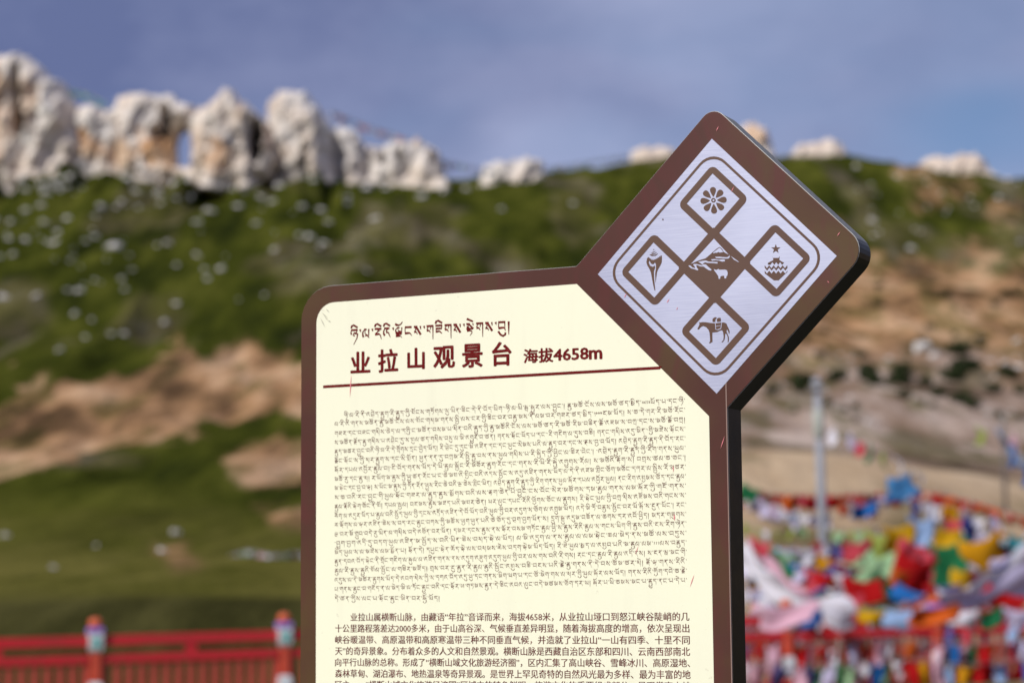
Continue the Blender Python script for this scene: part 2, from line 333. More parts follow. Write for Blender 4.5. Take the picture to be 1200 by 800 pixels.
# ground behind and beside the viewpoint
gm = noisy(mat('gravel ground', (0.20, 0.17, 0.14), 0.95, spec=0.1), 3, 0.7, (0.12, 0.11, 0.09))
g = []
gv = [(-3500, -3500, -0.02), (3500, -3500, -0.02), (3500, 8.0, -0.02), (-3500, 8.0, -0.02)]
ground = tag(obj('ground', mesh('ground', gv, [(0, 1, 2, 3)]), gm), kind='structure')
gv = [(-9000, -9000, -32), (9000, -9000, -32), (9000, 9000, -32), (-9000, 9000, -32)]
plain = tag(obj('plain', mesh('plain', gv, [(0, 1, 2, 3)]), tmat), kind='structure')

# hills closing the horizon on the other sides of the pass
ha = np.linspace(R(55), R(305), 150); hr = np.array([300, 420, 560, 700, 850, 1300.]); prof_ = np.array([-4, 18, 60, 120, 150, 60.])
HA, HR = np.meshgrid(ha, hr, indexing='ij'); hz = prof_[None, :]*(0.55+0.8*fbm(HA*3+2, HR/500, 4))
HV = np.stack([np.sin(HA)*HR, np.cos(HA)*HR, hz], -1).reshape(-1, 3); hi_ = np.arange(HA.size).reshape(HA.shape)
tag(obj('far_hills', nmesh('far_hills', HV, np.stack([hi_[:-1, :-1], hi_[:-1, 1:], hi_[1:, 1:], hi_[1:, :-1]], -1).reshape(-1, 4)), tmat), kind='structure')

# ------------------------------------------------------------------ crags
cragm = mat('limestone', (0.5, 0.46, 0.42), 0.9, spec=0.15)
t = cragm.node_tree; n = t.nodes; l = t.links; b = n['Principled BSDF']
tc = n.new('ShaderNodeTexCoord')
pale = ramp(nzn(0.16, 7, 0.62), [(0.30, (0.38, 0.335, 0.305)), (0.45, (0.68, 0.62, 0.57)), (0.62, (0.86, 0.81, 0.75))])
tan = ramp(nzn(0.22, 5), [(0.35, (0.50, 0.24, 0.09)), (0.65, (0.74, 0.50, 0.30))])
c = mixc(att('stain'), pale, tan)
warm = ramp(nzn(0.09, 5), [(0.42, (0.0, 0, 0)), (0.6, (0.55, .55, .55))])
c2 = ramp(nzn(0.3, 3), [(0.3, (0.62, 0.46, 0.34)), (0.7, (0.76, 0.61, 0.48))])
c = mixc(warm, c, c2)
l.new(c, b.inputs['Base Color'])
bp = n.new('ShaderNodeBump'); bp.inputs['Strength'].default_value = 0.9; bp.inputs['Distance'].default_value = 1.0
l.new(nzn(0.5, 8, 0.7), bp.inputs['Height']); l.new(bp.outputs['Normal'], b.inputs['Normal'])
bp.inputs['Distance'].default_value = 0.6
vo = n.new('ShaderNodeTexVoronoi'); vo.feature = 'DISTANCE_TO_EDGE'; vo.inputs['Scale'].default_value = 0.22
vm = n.new('ShaderNodeMapping'); vm.inputs['Scale'].default_value = (1, 1, .55); vm.inputs['Rotation'].default_value = (0, .25, 0)
wp = n.new('ShaderNodeVectorMath'); wp.operation = 'MULTIPLY_ADD'; wn = n.new('ShaderNodeTexNoise'); wn.inputs['Scale'].default_value = .25; l.new(tc.outputs['Object'], wn.inputs['Vector'])
l.new(wn.outputs['Color'], wp.inputs[0]); wp.inputs[1].default_value = (5, 5, 5); l.new(tc.outputs['Object'], wp.inputs[2]); l.new(wp.outputs[0], vm.inputs['Vector']); l.new(vm.outputs[0], vo.inputs['Vector'])
vr = n.new('ShaderNodeMapRange'); vr.inputs['From Max'].default_value = 0.12; l.new(vo.outputs['Distance'], vr.inputs['Value'])
b2 = n.new('ShaderNodeBump'); b2.inputs['Strength'].default_value = .5; b2.inputs['Distance'].default_value = .5
l.new(vr.outputs[0], b2.inputs['Height']); l.new(bp.outputs['Normal'], b2.inputs['Normal']); l.new(b2.outputs['Normal'], b.inputs['Normal'])
def crag(name, poly, D, label, thick=9, low=0, hole=None, stains=(), cracks=(), group=None, seed=0, drop=True):
    s = D/F_PX; step = 1.7                                # photo survey spacing of the mesh
    ybase = max(y for _, y in poly); poly = [(x, y+20 if y > ybase-20 and drop else y+low) for x, y in poly]
    xs = [p[0] for p in poly]; ys = [p[1] for p in poly]
    gx = np.arange(min(xs)-3, max(xs)+4, step); gy = np.arange(min(ys)-3, max(ys)+4, step)
    PX, PY = np.meshgrid(gx, gy, indexing='ij'); sh = PX.shape
    jx = (fbm(PX/7+seed, PY/7, 3)-0.5)*7; jy = (fbm(PX/7+40, PY/7+seed, 3)-0.5)*9
    inside = inpoly(poly, (PX+jx).ravel(), (PY+jy).ravel()).reshape(sh)
    if hole: inside &= ~inpoly(hole, (PX+jx*0.4).ravel(), (PY+jy*0.4).ravel()).reshape(sh)
    # distance to the outline by repeated erosion
    dd = np.zeros(sh); cur = inside.copy()
    for k in range(60):
        if not cur.any(): break
        dd += cur; nx = cur.copy()
        nx[1:] &= cur[:-1]; nx[:-1] &= cur[1:]; nx[:, 1:] &= cur[:, :-1]; nx[:, :-1] &= cur[:, 1:]
        if k % 2: nx[1:, 1:] &= cur[:-1, :-1]; nx[:-1, :-1] &= cur[1:, 1:]
        nx[0] = nx[-1] = False; nx[:, 0] = nx[:, -1] = False; cur = nx
    dd *= step
    # the foot stays thick: distance measured only to sides and top
    foot = max(ys); Rr = 26.0
    dq = np.minimum(np.maximum(dd, np.clip((PY-foot+26)*1.0, 0, 26)*(dd > 0)), Rr)
    for _ in range(2):
        q = dq.copy(); q[1:-1, 1:-1] = (dq[1:-1, 1:-1]*2+dq[:-2, 1:-1]+dq[2:, 1:-1]+dq[1:-1, :-2]+dq[1:-1, 2:])/6; dq = np.where(dd > 0, q, 0)
    prof = np.sqrt(np.clip(1-(1-dq/Rr)**2, 0, 1))*thick
    rid = 1-np.abs(fbm(PX/40+seed*3, PY/60+seed+PX/50, 3, 0.45)-0.5)*4
    rid2 = 1-np.abs(fbm(PX/13+seed*5, PY/19+2, 4, 0.6)-0.5)*4
    fine = fbm(PX/5+3, PY/5+seed, 2)-0.5; slab = np.floor(fbm(PX/16+seed, PY/11+9, 2)*11)/11-0.5
    front = prof*(0.80+0.28*rid)+np.minimum(prof/4, 1)*(rid2*0.9+fine*0.9+slab*1.5)
    for cx, cy, rx, ry, dep in cracks:
        front -= dep*2.4*np.exp(-((((PX-cx+jx*.6)/rx)**2+((PY-cy+jy*.5)/ry)**2)*1.1)**3)
    front = np.maximum(front, -prof*1.2)
    back = prof*1.5+0.2
    ids = -np.ones(sh, int); k = np.argwhere(inside)
    ids[inside] = np.arange(len(k)); n0 = len(k)
    vf = []; vb = []
    c0 = at((min(xs)+max(xs))/2, foot, D)
    for i, j in k:
        p = at(PX[i, j], PY[i, j], D)
        vf.append((p.x-c0.x, -front[i, j], p.z-c0.z)); vb.append((p.x-c0.x, back[i, j], p.z-c0.z))
    f = []
    cell = inside[:-1, :-1] & inside[1:, :-1] & inside[1:, 1:] & inside[:-1, 1:]
    ed = {}
    for i, j in np.argwhere(cell):
        q = (ids[i, j], ids[i, j+1], ids[i+1, j+1], ids[i+1, j])
        f.append(q); f.append(tuple(a+n0 for a in reversed(q)))
        for a, c_ in zip(q, q[1:]+q[:1]):
            if (c_, a) in ed: del ed[(c_, a)]
            else: ed[(a, c_)] = 1
    for a, c_ in ed: f.append((c_, a, a+n0, c_+n0))
    me = nmesh(name, np.array(vf+vb), np.array(f))
    st = np.zeros(n0)
    pxs = PX[inside]; pys = PY[inside]; nn = fbm(pxs/8, pys/11, 3)-0.5
    for cx, cy, rx, ry, a_ in stains: st = np.maximum(st, a_*sm(1.25, 0.6, np.sqrt(((pxs-cx)/rx)**2+((pys-cy)/ry)**2)+nn*1.3))
    attr(me, 'stain', np.concatenate([st, st*0]))
    o = obj(name, me, cragm, loc=c0); tag(o, label, 'rock', group); return o
def smi(a, b_, x): return sm(a, b_, x)
def sm(a, b_, x):
    t_ = np.clip((x-a)/(b_-a), 0, 1); return t_*t_*(3-2*t_)
Dr = 508
crag('rock_crag', [(-130, 90), (-90, 60), (-50, 66), (0, 72), (25, 68), (40, 73), (55, 85), (62, 98), (76, 99), (85, 115), (96, 130), (104, 170), (100, 222), (-130, 222)], Dr,
     'tallest pale crag at the left end of the ridge, split by a dark cleft', 12, stains=[(8, 120, 10, 40, .7), (45, 130, 14, 30, .5), (5, 195, 14, 16, .6), (20, 160, 16, 30, .5)], cracks=[(31, 118, 5, 30, 11), (34, 155, 7, 14, 9)], seed=2)
crag('rock_crag', [(84, 130), (100, 125), (128, 130), (142, 127), (140, 150), (146, 205), (84, 214), (80, 170)], Dr-2,
     'low weathered shoulder of rock with an orange stain between the tallest crag and the arch', 7, stains=[(98, 162, 10, 9, 1), (112, 178, 18, 16, .8), (132, 185, 12, 14, .6)], cracks=[(90, 165, 4, 14, 4)], seed=5)
crag('rock_arch', [(134, 134), (140, 116), (160, 112), (190, 115), (205, 112), (210, 122), (222, 124), (230, 130), (236, 160), (240, 200), (226, 206), (208, 206), (180, 207), (150, 206), (136, 196)], Dr,
     'flat topped rock arch with a narrow opening and orange inner wall', 8, hole=[(208, 198), (206, 172), (209, 156), (217, 150), (225, 154), (226, 176), (225, 198)],
     stains=[(190, 186, 20, 22, 1), (150, 190, 16, 18, .8), (170, 170, 12, 20, .45), (205, 165, 6, 20, .8)], cracks=[(198, 148, 6, 20, 7), (187, 162, 8, 8, 5)], seed=9)
crag('rock_crag', [(226, 142), (240, 128), (258, 119), (268, 107), (276, 112), (285, 122), (300, 132), (313, 146), (322, 165), (330, 196), (312, 200), (296, 214), (262, 218), (240, 206), (227, 195)], Dr-4,
     'pointed pale pinnacle with a deep shaded hollow, just right of the rock arch', 12, stains=[(262, 195, 20, 22, .75), (240, 180, 10, 24, .45), (290, 140, 8, 14, .4), (318, 165, 6, 20, .5)], cracks=[(303, 172, 9, 25, 15), (284, 128, 4, 12, 6)], seed=13)
crag('rock_crag', [(312, 160), (317, 122), (328, 113), (345, 109), (358, 112), (372, 125), (381, 138), (394, 152), (396, 206), (352, 214), (326, 206)], Dr+1,
     'rounded pale grey dome of rock standing right of the pointed pinnacle', 11, stains=[(338, 190, 10, 10, .3)], cracks=[(379, 142, 5, 10, 7), (362, 195, 3, 16, 4)], seed=17)
crag('rock_crag', [(388, 160), (396, 149), (410, 152), (421, 157), (428, 178), (430, 205), (388, 208)], Dr+3, 'squat pale rock shoulder right of the rounded grey dome', 7, seed=21)
crag('rock_crag', [(424, 180), (430, 173), (445, 172), (462, 170), (480, 170), (488, 161), (500, 171), (514, 178), (526, 198), (532, 212), (470, 210), (424, 200)], Dr+5,
     'long low broken outcrop with a small tan spike on its top', 7, stains=[(488, 168, 8, 7, .6)], cracks=[(450, 190, 4, 8, 3), (470, 188, 4, 8, 3), (507, 188, 4, 9, 3)], seed=25)
crag('rock_crag', [(558, 206), (566, 195), (585, 191), (600, 190), (622, 186), (636, 190), (642, 214), (600, 216), (560, 213)], Dr+22, 'small isolated block of pale rock in the dip of the ridge', 6, seed=29)
RD = 600
crag('rock_crag', [(732, 196), (738, 174), (760, 169), (790, 172), (800, 184), (800, 192), (760, 200)], RD, 'pale outcrop on the skyline just left of the diamond headboard', 6, 4, stains=[(760, 180, 50, 30, .3)], seed=33)
crag('rock_crag', [(858, 186), (862, 160), (870, 147), (885, 145), (899, 157), (913, 180), (905, 192), (870, 194)], RD, 'blunt tan rock on the skyline partly behind the diamond corner', 7, stains=[(880, 165, 20, 20, .7)], seed=37)
crag('rock_crag', [(912, 186), (918, 177), (932, 168), (950, 165), (968, 161), (984, 164), (1000, 177), (1012, 190), (960, 194)], RD+2, 'widest pale outcrop on the right skyline with a lumpy top', 6, 4, stains=[(960, 178, 90, 30, .25)], seed=41)
crag('rock_crag', [(1072, 196), (1078, 183), (1092, 180), (1108, 183), (1120, 178), (1148, 178), (1166, 189), (1182, 194), (1188, 206), (1120, 204)], RD, 'low tan outcrop at the far right of the skyline', 5, 4, stains=[(1125, 188, 80, 30, .3)], seed=45)

# ------------------------------------------------------------------ boulders on the slope
rnd = random.Random(5)
stonem = noisy(mat('pale stone', (0.56, 0.53, 0.50), 0.9, spec=0.15), 0.9, 0.7, (0.40, 0.37, 0.36))
stones = []
for k in range(6):
    bm = bmesh.new(); bmesh.ops.create_icosphere(bm, subdivisions=2, radius=1)
    for v in bm.verts:
        q = v.co*1.3+Vector((k*7, 3, k)); d = 0.78+0.5*mnoise.noise(q)+0.22*mnoise.noise(q*2.7)
        v.co = Vector((v.co.x*d*1.15, v.co.y*d*0.95, v.co.z*d*0.8))
        if k % 2: v.co.x = max(min(v.co.x, 0.8), -0.85)
    me = bpy.data.meshes.new('boulder'); bm.to_mesh(me); bm.free(); me.materials.append(stonem); stones.append(me)
def ground_at(px_, py_):                    # walk along the line of sight until it meets the slope
    d = ray(px_, py_); d = d/d.y; lo = None
    Ds = np.linspace(40, 620, 400); zz = terrain_z(d.x*Ds, Ds); hit = np.where(zz > CAM.z+d.z*Ds)[0]
    if len(hit) == 0: return None
    Dh = Ds[hit[0]]; return Vector((d.x*Dh, Dh, tz(d.x*Dh, Dh)))
def where(px_, py_):                        # describe a place on the slope by what stands above or beside it
    if px_ < 640:
        up = [(96, 'the tallest crag'), (140, 'the low orange shoulder'), (226, 'the rock arch'), (315, 'the pointed pinnacle'), (384, 'the rounded grey dome'), (430, 'the squat shoulder'), (535, 'the long low outcrop'), (641, 'the isolated block')]
        nm = next(t_ for x_, t_ in up if px_ <= x_)
        return ['at the very foot of ', 'a little below ', 'well below ', 'far down the slope under ', 'on the meadow under '][sum(py_ > q for q in (222, 250, 290, 345))]+nm
    cx_ = ['left of the utility pole', 'above the utility pole', 'right of the pole', 'near the white boulder', 'toward the right edge', 'at the right edge'][sum(px_ > q for q in (940, 990, 1060, 1120, 1165))]
    return ['high on the green slope ', 'at the lower edge of the green slope ', 'on the upper bare slope ', 'halfway down the bare slope ', 'low on the bare slope '][sum(py_ > q for q in (240, 296, 380, 440))]+cx_
def sized(s_, a=('tiny', 'small', 'fair sized', 'large')): return a[sum(s_ > q for q in (6, 9.5, 13))]
def boulder(px_, py_, spx, label=None, group='pale boulders on the mountainside', flat=1.0):
    if label is None: label = sized(spx)+' pale boulder '+where(px_, py_)
    spx *= 1.12
    p = ground_at(px_, py_)
    if p is None: return
    o = obj('boulder', rnd.choice(stones), loc=p)
    s = spx*p.y/F_PX/2; o.scale = (s*rnd.uniform(.85, 1.2), s, s*rnd.uniform(.7, 1.0)*flat)
    o.rotation_euler = (rnd.uniform(-.4, .4), rnd.uniform(-.4, .4), rnd.uniform(0, 6.28)); tag(o, label, 'boulder', group); return o
boulder(133, 291, 26, 'largest pale boulder on the green slope, long and tilted, below the arch', None)
boulder(1081, 408, 26, 'white boulder on the shrubby bare slope at right', None)
boulder(1094, 418, 15, 'small white stone at the foot of the white boulder at right', None)
for x_, s_, w_ in ((1162, 14, 'left'), (1178, 16, 'middle'), (1194, 15, 'right')): boulder(x_, 424+(x_-1160)*0.22, s_, w_+' white stone of the short row at the right edge of the bare slope', 'row of white stones at the right edge', 0.6)
for x_, y_, s_ in [(92, 342, 13), (42, 351, 12), (5, 351, 13), (119, 245, 13), (79, 258, 10), (65, 285, 11), (142, 330, 8), (111, 279, 10), (196, 287, 11), (258, 316, 12), (243, 328, 9), (185, 228, 14), (205, 235, 11), (155, 200, 9),
                   (163, 245, 9), (242, 247, 10), (285, 227, 12), (248, 249, 11), (354, 245, 12), (376, 247, 11), (232, 222, 12), (312, 207, 14), (328, 218, 10), (193, 380, 12), (145, 392, 12), (130, 393, 9), (70, 413, 11), (88, 370, 9), (107, 377, 8),
                   (363, 279, 10), (147, 341, 8), (12, 262, 10), (10, 280, 8), (365, 390, 12), (30, 248, 9), (48, 244, 11), (430, 222, 13), (408, 232, 11), (405, 240, 12), (493, 232, 12), (521, 226, 12), (547, 223, 10), (440, 258, 11), (588, 246, 9),
                   (207, 312, 7), (155, 318, 8), (230, 300, 8), (100, 396, 8), (15, 299, 10), (70, 224, 9), (60, 215, 12), (25, 212, 14), (95, 222, 12), (206, 358, 10), (7, 630, 13), (206, 625, 14), (62, 667, 10), (112, 640, 8), (190, 646, 12), (672, 240, 8),
                   (1003, 197, 9), (1022, 260, 13), (1170, 233, 9), (1192, 215, 9), (1067, 292, 12), (940, 262, 8)]:
    boulder(x_, y_, s_)
for x_, y_, s_ in [(150, 212, 13), (165, 206, 11), (178, 214, 12), (192, 206, 10), (205, 216, 12), (218, 208, 11), (236, 212, 12), (160, 228, 10), (188, 240, 9), (222, 232, 10), (82, 214, 13), (66, 224, 12), (48, 218, 12), (100, 206, 12), (30, 224, 11), (342, 212, 10), (368, 214, 11), (395, 214, 10), (420, 212, 11), (452, 222, 12), (476, 216, 10)]:
    boulder(x_, y_, s_)
for k in range(85):
    x_ = rnd.uniform(-40, 430); y_ = 208+abs(rnd.gauss(0, 1))*75
    if y_ < 400: boulder(x_, y_, rnd.choice([3, 4, 4, 5, 6, 7, 9, 11]))
for k in range(30): boulder(rnd.uniform(880, 1210), rnd.uniform(205, 295), rnd.choice([4, 5, 6]))
for k in range(46): boulder(rnd.uniform(880, 1210), rnd.uniform(395, 500), rnd.choice([5, 6, 8, 9]))

# ------------------------------------------------------------------ shrubs
leafm = noisy(mat('dark shrub leaves', (0.030, 0.046, 0.014), 0.8, spec=0.2), 1.2, 0.8, (0.05, 0.068, 0.022))
twigm = mat('shrub twigs', (0.08, 0.055, 0.04), 0.9)
leaf_me = []
for k in range(3):
    v = []; f = []; rr = random.Random(k)
    for q in range(700):
        d = Vector((rr.gauss(0, 1), rr.gauss(0, 1), rr.gauss(0, .8))).normalized()
        r_ = rr.random()**0.45*(0.8+0.35*mnoise.noise(d*2+Vector((k*5, 0, 0))))
        c_ = Vector((d.x*r_, d.y*r_, 0.75+d.z*r_*0.75)); a = Vector((rr.uniform(-1, 1), rr.uniform(-1, 1), rr.uniform(-1, 1))).normalized()*0.1
        b2 = a.cross(Vector((rr.uniform(-1, 1), rr.uniform(-1, 1), 1))).normalized()*0.07
        i0 = len(v); v += [c_-a, c_+b2, c_+a, c_-b2]; f.append((i0, i0+1, i0+2, i0+3))
    me = mesh('leaves', v, f); me.materials.append(leafm); leaf_me.append(me)
v = []; f = []
for q in range(7):
    a = q*0.9; top = Vector((math.cos(a)*0.5, math.sin(a)*0.5, 0.95)); i0 = len(v)
    for r_, c_ in ((0.05, Vector((0, 0, -.1))), (0.03, top*0.55), (0.01, top)):
        for s in range(4): v.append((c_.x+r_*math.cos(s*1.57), c_.y+r_*math.sin(s*1.57), c_.z))
    for j in range(2):
        for s in range(4): f.append((i0+j*4+s, i0+j*4+(s+1) % 4, i0+j*4+4+(s+1) % 4, i0+j*4+4+s))
twig_me = mesh('stems', v, f); twig_me.materials.append(twigm)
def shrub(px_, py_, spx, label=None, group='shrubs scattered on the bare slope'):
    if label is None: label = sized(spx)+' dark green shrub '+where(px_, py_)
    p = ground_at(px_, py_)
    if p is None: return
    o = thing('shrub', label, 'shrub', p-Vector((0, 0, spx*p.y/F_PX*.15)), rnd.uniform(0, 6), group); s = spx*1.7*p.y/F_PX/2; o.scale = (s*rnd.uniform(.9, 1.3), s, s*0.9)
    obj('foliage', rnd.choice(leaf_me), parent=o); obj('stems', twig_me, parent=o)
shrub(1124, 416, 20, 'round dark green shrub standing right of the white boulder', None)
for x_, y_, s_ in [(1128, 440, 22), (1118, 447, 18), (1138, 436, 16), (1056, 441, 18), (1060, 452, 14), (1048, 450, 14), (1016, 437, 13), (1018, 448, 17), (1026, 452, 12), (983, 446, 15), (975, 450, 11), (941, 452, 18), (938, 462, 13), (1127, 473, 16), (1140, 480, 14),
                   (1178, 441, 14), (1186, 444, 12), (1060, 468, 11), (1030, 360, 8), (1108, 350, 9), (1090, 385, 8), (960, 420, 9), (1010, 420, 9), (1150, 400, 8), (905, 462, 12), (1195, 462, 10), (1085, 452, 12), (1165, 462, 14), (1100, 465, 12), (895, 440, 10)]:
    shrub(x_, y_, s_*1.1)
for k in range(40): shrub(rnd.uniform(885, 1205), rnd.uniform(325, 500), rnd.uniform(4, 9))

# ------------------------------------------------------------------ red fence
FA = Vector((at(-330, 700, 26.7).x, 26.7, 0)); FB = Vector((at(1290, 700, 33.9).x, 33.9, 0))
fdir = (FB-FA).normalized(); flen = (FB-FA).length; fang = math.atan2(fdir.y, fdir.x)
def ftop(s): return 1.12+(s/flen)*0.31
fence = thing('picket_fence', 'long red painted metal picket fence with orange posts and white lotus collars', 'fence', FA, fang)
def s_of(px_):                              # distance along the fence at a bearing
    t_ = (px_-600)/F_PX*1.0; q = ray(px_, 720); tt = q.x/q.y
    return (tt*FA.y-FA.x)/(fdir.x-tt*fdir.y)
s112 = s_of(112); step = s_of(333)-s112
posts = [s112+step*k for k in range(-3, 8) if -0.2 < s112+step*k < flen+0.3]
shaft_v, shaft_f = lathe([(0.060, -0.35), (0.060, 0.93), (0.055, 0.95)], 4); me_shaft = mesh('post', shaft_v, shaft_f); me_shaft.materials.append(M['post red'])
v_, f_ = lathe([(0.056, 0.95), (0.080, 0.985), (0.088, 1.10), (0.084, 1.17), (0.084, 1.245), (0.075, 1.262)], 4); me_cap = mesh('collar', v_, f_); me_cap.materials.append(M['white paint'])
v_, f_ = lathe([(0.086, 1.19), (0.092, 1.20), (0.092, 1.25), (0.085, 1.265)], 4); me_vi = mesh('violet_band', v_, f_); me_vi.materials.append(M['violet'])
v_, f_ = lathe([(0.075, 1.266), (0.086, 1.29), (0.086, 1.345), (0.07, 1.37), (0.04, 1.385), (0.0, 1.39)], 12); me_top = mesh('cap', v_, f_, True); me_top.materials.append(M['cap'])
v_, f_ = lathe([(0.085, 0.30), (0.085, 0.50), (0.075, 0.56), (0.0605, 0.585)], 4); me_low = mesh('lower_collar', v_, f_); me_low.materials.append(M['white paint'])
tri = mesh('lotus_mark', [(-.066, -.096, 1.13), (.066, -.096, 1.13), (0, -.09, .985), (-.066, -.07, 1.13), (.066, -.07, 1.13), (0, -.07, .985)], [(0, 2, 1), (0, 1, 4, 3), (1, 2, 5, 4), (2, 0, 3, 5)]); tri.materials.append(M['turquoise'])
picket_me = boxmesh('picket', -.041, .041, -.010, .010, -1.1, 0, .006); picket_me.materials.append(M['picket red'])
stub_me = boxmesh('rail_stub', -.07, .07, -.025, .025, 0, 1, 0); stub_me.materials.append(M['fence red'])
for k, s in enumerate(posts):
    zt = ftop(s)-1.165
    p = obj('post', me_shaft, parent=fence, loc=(s, 0, zt))
    c_ = obj('collar', me_cap, parent=p); obj('violet_band', me_vi, parent=p); obj('cap', me_top, parent=p); obj('lower_collar', me_low, parent=p); obj('lotus_mark', tri, parent=p)
for k in range(len(posts)-1):
    a, b_ = posts[k]+.08, posts[k+1]-.08
    for nm, z0, z1, d in (('top_rail', -.13, 0, .035), ('middle_rail', -.345, -.235, .032), ('bottom_rail', -1.0, -.93, .03)):
        vv = []
        for s in (a, b_):
            zz = ftop(s)
            vv += [(s, -d, zz+z0), (s, d, zz+z0), (s, d, zz+z1), (s, -d, zz+z1)]
        obj(nm, mesh(nm, vv, [(0, 3, 2, 1), (4, 5, 6, 7), (0, 1, 5, 4), (1, 2, 6, 5), (2, 3, 7, 6), (3, 0, 4, 7)]), M['fence red'], fence)
    mid = (a+b_)/2; o = obj('rail_stub', stub_me, parent=fence, loc=(mid, 0, ftop(mid)-.237)); o.scale = (1, 1, .11)
    npk = 15; pitch = (posts[k+1]-posts[k])/(npk+0.5)
    for q in range(npk):
        s = posts[k]+pitch*(q+0.75)
        obj('picket', picket_me, parent=fence, loc=(s, 0, ftop(s)-.343))

# ------------------------------------------------------------------ utility poles
PD = 40.2
p = at(967, 640, PD); p.z = tz(p.x, p.y)
H = at(957, 443, PD).z-p.z
pole = thing('utility_pole', 'grey pole with a pale sleeve rising out of the tangled prayer flags', 'pole', p)
lean = (at(957, 443, PD).x-p.x)/H
def leanm(v): return [(x+z*lean, y, z) for x, y, z in v]
v_, f_ = lathe([(0.095, -0.4), (0.085, H*0.5), (0.065, H*0.99)], 14); obj('shaft', mesh('shaft', leanm(v_), f_, True), M['pole'], pole)
v_, f_ = lathe([(0.08, H*0.78), (0.098, H*0.785), (0.094, H*0.88), (0.075, H*0.885)], 14); obj('sleeve', mesh('sleeve', leanm(v_), f_, True), M['pole white'], pole)
v_, f_ = lathe([(0.06, H*0.975), (0.10, H*0.98), (0.10, H*.99), (0.05, H*1.0), (0.0, H*1.005)], 14); obj('pole_top', mesh('pole_top', leanm(v_), f_, True), M['pole'], pole)
me = boxmesh('crossarm', -.16, .16, -.03, .03, H*.955, H*.965, .008); obj('crossarm', me, M['pole'], pole, (H*.96*lean, -.10, 0))
p = at(1179, 612, 70); p.z = tz(p.x, p.y); H2 = at(1179, 497, 70).z-p.z
tp = thing('flag_mast', 'thin dark mast at the right edge holding a prayer flag string', 'pole', p)
v_, f_ = lathe([(0.07, -0.5), (0.06, H2*.6), (0.045, H2)], 8); obj('shaft', mesh('shaft', v_, f_, True), mat('dark mast', (0.14, 0.12, 0.12), .7), tp)
v_, f_ = lathe([(0.05, H2), (0.09, H2+.02), (0.09, H2+.1), (0.0, H2+.16)], 8); obj('mast_cap', mesh('mast_cap', v_, f_, True), M['rope'], tp)

# ------------------------------------------------------------------ prayer flags
FC = {'blue': (0.02, 0.16, 0.50), 'white': (0.82, 0.80, 0.88), 'red': (0.52, 0.006, 0.008), 'green': (0.02, 0.20, 0.075), 'yellow': (0.72, 0.42, 0.01),
      'gold': (0.70, 0.33, 0.005), 'orange': (0.70, 0.13, 0.015), 'mid blue': (0.07, 0.25, 0.52), 'navy': (0.03, 0.04, 0.22), 'indigo': (0.13, 0.12, 0.36), 'sky': (0.36, 0.52, 0.80), 'pale green': (0.40, 0.62, 0.36),
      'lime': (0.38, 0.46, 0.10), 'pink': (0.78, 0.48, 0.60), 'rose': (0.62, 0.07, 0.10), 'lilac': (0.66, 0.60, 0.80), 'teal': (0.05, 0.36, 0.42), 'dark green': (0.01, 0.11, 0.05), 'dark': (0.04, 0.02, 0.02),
      'salmon': (0.72, 0.38, 0.30), 'maroon': (0.20, 0.01, 0.03), 'mint': (0.15, 0.60, 0.25)}
FM = {}
for k, c_ in FC.items():
    m_ = noisy(mat(k+' cloth', c_, 0.85, spec=0.15), 14, 0.35, tuple(x*0.7+0.02 for x in c_), detail=3)
    nt_ = m_.node_tree; bs = nt_.nodes['Principled BSDF']; tr = nt_.nodes.new('ShaderNodeBsdfTranslucent'); ms = nt_.nodes.new('ShaderNodeMixShader'); ms.inputs[0].default_value = 0.3
    tr.inputs['Color'].default_value = (*c_, 1); nt_.links.new(bs.outputs[0], ms.inputs[1]); nt_.links.new(tr.outputs[0], ms.inputs[2]); nt_.links.new(ms.outputs[0], nt_.nodes['Material Output'].inputs['Surface'])
    FM[k] = m_
_cl = {}
def cloth(color, var):                      # unit cloth hanging from its top edge, rippled
    var = var+6*rnd.randrange(2)
    if (color, var) in _cl: return _cl[(color, var)]
    rr = random.Random(var*31+1); a1, a2, a3 = rr.uniform(.10, .24), rr.uniform(2, 6), rr.uniform(0, 6)
    sk = rr.uniform(-.3, .3); pin = rr.choice([0, .12, .3, .5, -.15]); nx, nz_ = 7, 7; v = []; f = []
    for side in (0, 1):                     # two faces a few millimetres apart, closed at the rim
        for i in range(nx+1):
            for j in range(nz_+1):
                u = i/nx; w_ = j/nz_
                y = (a1*math.sin(u*a2*2+a3+w_*1.5)+0.10*math.sin(w_*5+a3*2+u*2))*(0.25+w_*0.9)+0.12*mnoise.noise(Vector((u*3, w_*3, var)))
                x = (u-0.5)*(1-pin*w_**1.3+(.22*pin)*math.sin(w_*6))+sk*w_*w_*0.6+.05*math.sin(w_*7+a3)
                z = -w_*(1-0.22*abs(math.sin(u*a2+a3)))-0.16*math.sin(math.pi*u)*(1-w_*.5)
                v.append((x, y+side*0.012, z))
    n0 = (nx+1)*(nz_+1)
    for i in range(nx):
        for j in range(nz_):
            a = i*(nz_+1)+j; q = (a, a+1, a+nz_+2, a+nz_+1); f.append(q); f.append(tuple(n0+c_ for c_ in reversed(q)))
    rim = [i*(nz_+1) for i in range(nx+1)]+[nx*(nz_+1)+j for j in range(1, nz_+1)]+[i*(nz_+1)+nz_ for i in range(nx-1, -1, -1)]+[j for j in range(nz_-1, 0, -1)]
    for a, b_ in zip(rim, rim[1:]+rim[:1]): f.append((a, b_, b_+n0, a+n0))
    me = mesh('flag', v, f, True); me.materials.append(FM[color]); _cl[(color, var)] = me; return me
